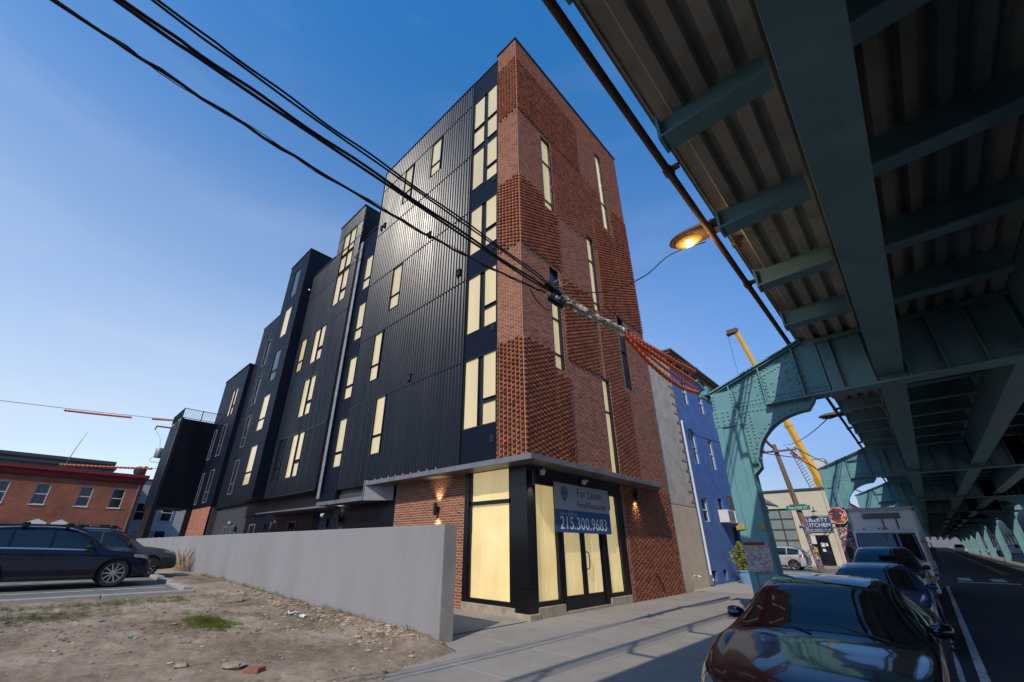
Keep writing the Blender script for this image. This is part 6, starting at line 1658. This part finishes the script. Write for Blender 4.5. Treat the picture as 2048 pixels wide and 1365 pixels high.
    # wipers and plate
    if rails:
        for s in (-1, 1):
            MB().tube([(s * .60, .25, 1.655), (s * .64, .1, 1.72), (s * .64, -1.5, 1.72), (s * .60, -1.65, 1.64)], .022, 8).build('roof_rail', 'trim_black', e, smooth=True)
        for yq in (.0, -.95):
            MB().box(-.74, .74, yq - .04, yq + .04, 1.745, 1.78).build('roof_bar', 'trim_black', e, bevel=.01)
            for s in (-1, 1): MB().box(s * .60, s * .70, yq - .09, yq + .09, 1.66, 1.79).build('bar_foot', 'trim_black', e, bevel=.02)
    return e, patch
rp = ROAD
c1, patch1 = make_car('parked_sedan', 'glossy black sedan parked nearest, facing the camera at the kerb', 'car', SEDAN, 'car_black', (-.98, 6.19, rp), pi, wheels=(1.42, -1.44))
MB().tube([(-.55, 1.02, .965), (-.15, .88, 1.03), (.28, .84, 1.045)], .008, 5).build('wiper', 'trim_black', c1); MB().tube([(.05, 1.03, .975), (.35, .90, 1.01), (.62, .83, 1.03)], .008, 5).build('wiper', 'trim_black', c1)
c2, _ = make_car('parked_sedan', 'deep blue sedan parked second from the camera, behind the glossy black one', 'car', SEDAN, 'car_blue', (-1.05, 12.75, rp), pi, wheels=(1.42, -1.44))
c3, _ = make_car('parked_suv', 'dark blue suv parked between the blue sedan and the white truck', 'car', PICK, 'car_teal', (-1.12, 18.05, rp), pi, wheel_r=.37, wheels=(1.42, -1.40), ws=(.22, 1.08), rear=(-2.2, -1.7), glass=((-1.9, .55),), pillars=(-1.1, -.25), suv=True, head=(1.9, 2.2))
c4, _ = make_car('parked_suv', 'silver suv seen from behind in the side street by the cafe', 'car', SUV, 'car_silver', (-8.55, 38.6, .03), pi / 2, wheel_r=.37, wheels=(1.40, -1.42), ws=(.22, 1.08), rear=(-2.15, -1.6), glass=((-1.9, .55),), pillars=(-1.1, -.25), suv=True, rim='five')
c5, _ = make_car('parked_suv', 'navy suv with black roof bars at the near edge of the car park', 'car', SUV, 'car_navy', (-17.75, .70, lot_z(-17.7) + .075), 0, wheel_r=.385, wheels=(1.40, -1.42), ws=(.22, 1.08), rear=(-2.15, -1.6), glass=((-1.9, .62),), pillars=(-1.1, -.25), suv=True, rails=True, trim=True)
c6, _ = make_car('parked_crossover', 'grey crossover with black cladding parked beyond the navy suv', 'car', SUV, 'car_grey', (-20.85, 1.95, lot_z(-20.8) + .075), 0, wheel_r=.36, wheels=(1.40, -1.42), ws=(.22, 1.08), rear=(-2.15, -1.6), glass=((-1.9, .62),), pillars=(-1.1, -.25), suv=True, rails=True)
_('cladding', 1.75, 2.30, 1.2, 3.0, 'trim_black', off=.008, n1=8, n2=6); _('cladding', .9, 1.78, 2.0, 2.6, 'trim_black', off=.006, n1=6, n2=3)
for k, (x, y, pa, nm, lab) in enumerate(((7.9, 95, 'car_white', 'parked_suv', 'white suv parked behind the far columns across the street'), (7.9, 103, 'car_silver', 'parked_suv', 'silver suv parked farther along behind the far columns'), (3.9, 128, 'car_white', 'parked_suv', 'tiny white car far down the street'))):
    make_car(nm, lab, 'car', SUV, pa, (x, y, ROAD + road_z(y) + (.14 if x > 5 else 0)), pi / 2 if x > 5 else pi, wheel_r=.36, wheels=(1.40, -1.42), ws=(.22, 1.08), rear=(-2.15, -1.6), glass=((-1.9, .6),), pillars=(-1.1, -.25), suv=True)

# ---- box truck at the kerb
tk = empty('box_truck', (-1.10, 20.95, ROAD), 'white box truck with a sloped cab facing the camera behind the parked cars', 'truck')
tk.scale = (SC,) * 3; tk.rotation_euler = (0, 0, pi)
def tpart(b, nm, m, **k): return b.build(nm, m, tk, **k)
Wt = 1.12
cabp = [(0, .45), (0, 1.12), (-.10, 1.30), (-.62, 2.34), (-.80, 2.44), (-2.05, 2.48), (-2.05, .45)]
cb = MB(); cb.prism(cabp, 'x', -.98, .98); tpart(cb, 'cab', 'car_white', bevel=.06)
def slope_pt(t, x, off=.012):      # along the windscreen slope
    a, c = Vector((0, -.10, 1.30)), Vector((0, -.62, 2.34)); p = a.lerp(c, t); nrm = Vector((0, .94, .52)).normalized()
    p = p + nrm * off; return (x, p.y, p.z)
g = MB(); g.v = [slope_pt(.06, -.88), slope_pt(.06, .88), slope_pt(.93, .82), slope_pt(.93, -.82)]; g.f = [(0, 1, 2, 3)]; g.t = [None]
tpart(g, 'windscreen', 'car_glass')
f = MB()
for (a, c) in ((slope_pt(.03, -.92, .004), slope_pt(.03, .92, .004)), (slope_pt(.96, -.86, .004), slope_pt(.96, .86, .004)), (slope_pt(.03, -.92, .004), slope_pt(.96, -.86, .004)), (slope_pt(.03, .92, .004), slope_pt(.96, .86, .004))): f.beam(a, c, .05, .03)
tpart(f, 'screen_seal', 'trim_black')
for s in (-1, 1):
    tpart(MB().prism([(-.22, 1.34), (-1.25, 1.34), (-1.25, 2.27), (-.72, 2.27)], 'x', s * .982, s * .992), 'side_window', 'car_glass')
    tpart(MB().box(s * .42, s * .90, -.02, .02, .62, .86), 'headlamp', 'head_glass', bevel=.02); tpart(MB().box(s * .91, s * .985, -.10, .015, .62, .86), 'indicator', 'amber')
    tpart(MB().tube([(s * .98, -.25, 1.0), (s * 1.22, -.12, 1.15), (s * 1.22, -.12, 1.95), (s * .98, -.5, 2.0)], .018, 6), 'mirror_arm', 'trim_black'); tpart(MB().box(s * 1.12, s * 1.32, -.14, -.07, 1.35, 1.8), 'mirror', 'trim_black', bevel=.03)
tpart(MB().box(-.55, .55, .0, .03, .70, .95), 'grille', 'trim_black'); tpart(MB().box(-.4, .4, .022, .04, .80, .86), 'grille_bar', 'alloy')
tpart(MB().box(-1.0, 1.0, -.35, .10, .30, .56), 'bumper', 'car_white', bevel=.04); tpart(MB().box(-.17, .17, .102, .11, .36, .50), 'number_plate', 'sign_white')
tpart(MB().box(-Wt, Wt, -8.2, -2.25, .85, 3.35), 'cargo_box', 'car_white', bevel=.05)
tpart(MB().box(-Wt - .01, Wt + .01, -2.26, -2.22, 3.22, 3.37).box(-Wt - .01, -Wt + .07, -2.26, -2.22, .9, 3.3).box(Wt - .07, Wt + .01, -2.26, -2.22, .9, 3.3), 'box_frame', 'galv')
tpart(MB().box(-.62, .62, -2.24, -2.15, 2.92, 3.14), 'vent_cowl', 'mid_grey', bevel=.03)
for x in (-.45, .0): tpart(MB().box(x - .02, x + .02, -2.24, -2.215, 2.3, 2.9), 'box_rib', 'trim_black')
for x in (-.6, -.12, .0, .12, .6): tpart(MB().box(x - .035, x + .035, -.86, -.76, 2.45, 2.51), 'marker_lamp', 'amber')
tpart(MB().tube([(-.6, -.06, 1.35), (-.25, -.16, 1.55)], .01, 5), 'wiper', 'trim_black'); tpart(MB().tube([(.05, -.06, 1.35), (.4, -.16, 1.55)], .01, 5), 'wiper', 'trim_black')
for wy in (-.95, -6.3):
    for s in (-1, 1):
        w = empty('wheel', (s * .86, wy, .40), parent=tk)
        MB().lathe([(.26, -.11), (.37, -.115), (.40, -.08), (.40, .08), (.37, .115), (.26, .11)], (0, 0, 0), 'x', 26).build('tyre', 'rubber', w, smooth=True)
        MB().lathe([(0, s * .05), (.12, s * .06), (.2, s * .02), (.26, s * .10)], (0, 0, 0), 'x', 22).build('rim', 'white_plastic', w)
tpart(MB().box(-.45, .45, -8.0, -.3, .45, .80), 'chassis', 'trim_black')

# ================================================================== LITTER, RUBBLE AND WEEDS ON THE LOT
rnd = random.Random(21)
def stone(b, c, s, flat=.6):
    n = 7; rings = [(.0, -.5), (.75, -.35), (1.0, .0), (.7, .38), (.0, .5)]; i0 = len(b.v)
    rx, ry, rot = s * rnd.uniform(.7, 1.3), s * rnd.uniform(.6, 1.1), rnd.uniform(0, pi)
    for r, h in rings:
        for j in range(n):
            a = 2 * pi * j / n; q = r * rnd.uniform(.8, 1.2); x, y = q * rx * cos(a), q * ry * sin(a)
            b.v.append((c[0] + x * cos(rot) - y * sin(rot), c[1] + x * sin(rot) + y * cos(rot), c[2] + h * s * flat * rnd.uniform(.85, 1.15)))
    for k in range(len(rings) - 1):
        for j in range(n):
            j2 = (j + 1) % n; b.f.append((i0 + k*n + j, i0 + k*n + j2, i0 + (k+1)*n + j2, i0 + (k+1)*n + j)); b.t.append(b.cur)
M['stone'] = mat('rubble_stone', (.31, .255, .195), .95, var=.3, vscale=14, attr=True, spec=.15)
rb = MB()
for k in range(1900):
    if k < 800:
        x = -6.3 - abs(rnd.gauss(0, 4.5)); y = 5.05 - abs(rnd.gauss(0, .45))
    else:
        x = rnd.uniform(-14.5, -4.8); y = rnd.uniform(-.5, 5.0)
    if x < -14.5 or y < -1 or x > lot_edge(y) - .02: continue
    s = .012 + .035 * rnd.random() ** 3 + (.02 * rnd.random() if k < 800 else 0)
    q = rnd.uniform(.55, 1.5); rb.cur = (q * 1.1, q * .62, q * .5) if rnd.random() < .05 else (q, q * .97, q * .93)
    stone(rb, (x, y, dirt_z(x, y) + s * .12), s)
o = rb.build('rubble', 'stone', None, tint=True); finish(o, 'small stones and rubble strewn over the bare lot', 'rubble', kind='stuff')
gr = MB()
def tuft(b, x, y, n, h, spread, tintc):
    z = dirt_z(x, y) - .01
    for _ in range(n):
        a = rnd.uniform(0, 2*pi); r = spread * sqrt(rnd.random()); px_, py_ = x + r*cos(a), y + r*sin(a); hh = h * rnd.uniform(.5, 1.2); w = rnd.uniform(.004, .009)
        lx, ly = rnd.uniform(-.5, .5) * hh, rnd.uniform(-.5, .5) * hh; q = rnd.uniform(.6, 1.4); b.cur = tuple(q * c for c in tintc); zz = z
        i = len(b.v); b.v += [(px_ - w, py_, zz), (px_ + w, py_, zz), (px_ + lx * .5 + w * .6, py_ + ly * .5, zz + hh * .6), (px_ + lx, py_ + ly, zz + hh)]
        b.f += [(i, i + 1, i + 2), (i, i + 2, i + 3)]; b.t += [b.cur, b.cur]
M['grass'] = mat('grass_blades', (.075, .11, .022), .7, var=.3, vscale=8, attr=True, spec=.2)
for k in range(2300):
    t_ = rnd.random()
    if t_ < .34: x, y = rnd.gauss(-9.9, .42), rnd.gauss(2.75, .16)
    elif t_ < .60: x, y = rnd.gauss(-13.6, .40), rnd.uniform(-.2, 3.2)
    elif t_ < .80: x, y = rnd.gauss(-12.2, .4), rnd.gauss(.5, .45)
    else: x, y = rnd.uniform(-14.6, -8.2), rnd.uniform(-.5, 4.9)
    if x < -14.7: continue
    tuft(gr, x, y, 9, .055, .05, (1, 1, 1) if rnd.random() < .7 else (2.2, 1.5, 1.2))
for k in range(260):
    x = -6.6 - rnd.random() * 14; tuft(gr, x, 5.07 - abs(rnd.gauss(0, .05)), 5, rnd.uniform(.04, .13), .05, (1.9, 1.25, 1.2) if rnd.random() < .7 else (.8, .9, .8))
o = gr.build('grass', 'grass', None, tint=True); finish(o, 'sparse green and straw coloured grass on the bare lot', 'grass', kind='stuff')
wd = MB()
for k in range(110):
    x, y = rnd.gauss(-23.0, .4), rnd.gauss(4.85, .12); tuft(wd, x, min(y, 5.1), 2, rnd.uniform(.35, .95), .05, (1, 1, 1))
M['straw'] = mat('dry_weed', (.36, .26, .16), .8, var=.3, vscale=8, attr=True, spec=.2)
wdo = wd.build('dry_weeds', 'straw', None, tint=True); finish(wdo, 'clump of tall dry tan weeds against the concrete wall by the grey car', 'weeds')
def lump(name, m, c, size, label, cat, flat=.5, seed=1):
    global rnd
    keep = rnd; rnd = random.Random(seed); b = MB(); b.cur = (1, 1, 1); stone(b, (c[0], c[1], dirt_z(c[0], c[1]) + size * flat * .3), size, flat); rnd = keep
    return finish(b.build(name, m, None, tint=True), label, cat)
lump('concrete_chunk', 'stone', (-6.55, 2.20), .17, 'flat tan slab fragment at the front of the bare lot', 'rubble', .35, 3)
lump('concrete_chunk', 'stone', (-6.9, 1.75), .10, 'rounded pale lump left of the flat tan slab fragment', 'rubble', .8, 4)
finish(MB().obox((-6.15, 2.32, dirt_z(-6.15, 2.32) + .02), (.09, .05, .01), (-.03, .06, 0), (0, 0, .03)).build('brick_fragment', 'far_brick', None, bevel=.01), 'broken red brick lying beside the flat tan slab fragment', 'brick')
bk_ = empty('concrete_block', (-12.4, 3.85, .2), 'lone concrete block lying on the bare lot near the wall', 'block')
child(MB().obox((-12.4, 3.85, dirt_z(-12.4, 3.85) + .08), (.05, .20, .01), (-.10, .03, 0), (0, 0, .09)), 'block', 'plinth', bk_, bevel=.012)
M['litter_white'] = mat('litter_white', (.62, .63, .66), .6, bump=.5, bscale=20); M['litter_teal'] = mat('litter_teal', (.03, .26, .24), .5)
def litter(m, x, y, s, label, seed):
    r_ = random.Random(seed); b = MB(); z = dirt_z(x, y) + .01; n = 5
    P = [[(x + (i - 2) * s * .4 + r_.uniform(-.2, .2) * s, y + (j - 2) * s * .3 + r_.uniform(-.2, .2) * s, z + r_.uniform(0, .45) * s) for i in range(n)] for j in range(n)]
    for j in range(n - 1):
        for i in range(n - 1): b.quad(P[j][i], P[j][i+1], P[j+1][i+1], P[j+1][i])
    return finish(b.build('plastic_scrap', m, None), label, 'litter')
litter('litter_white', -9.95, 4.30, .14, 'torn white plastic scrap near the foot of the wall, left piece', 1); litter('litter_white', -9.5, 4.32, .13, 'torn white plastic scrap near the foot of the wall, right piece', 2)
litter('litter_teal', -9.15, 1.52, .06, 'small turquoise plastic scrap on the bare lot', 3); litter('litter_white', XF + .3, 17.0, .16, 'crumpled white bag by the base of the rendered strip', 4)
litter('sign_blue', -10.9, 1.35, .08, 'small blue plastic scrap on the bare lot near the parking kerb', 6)
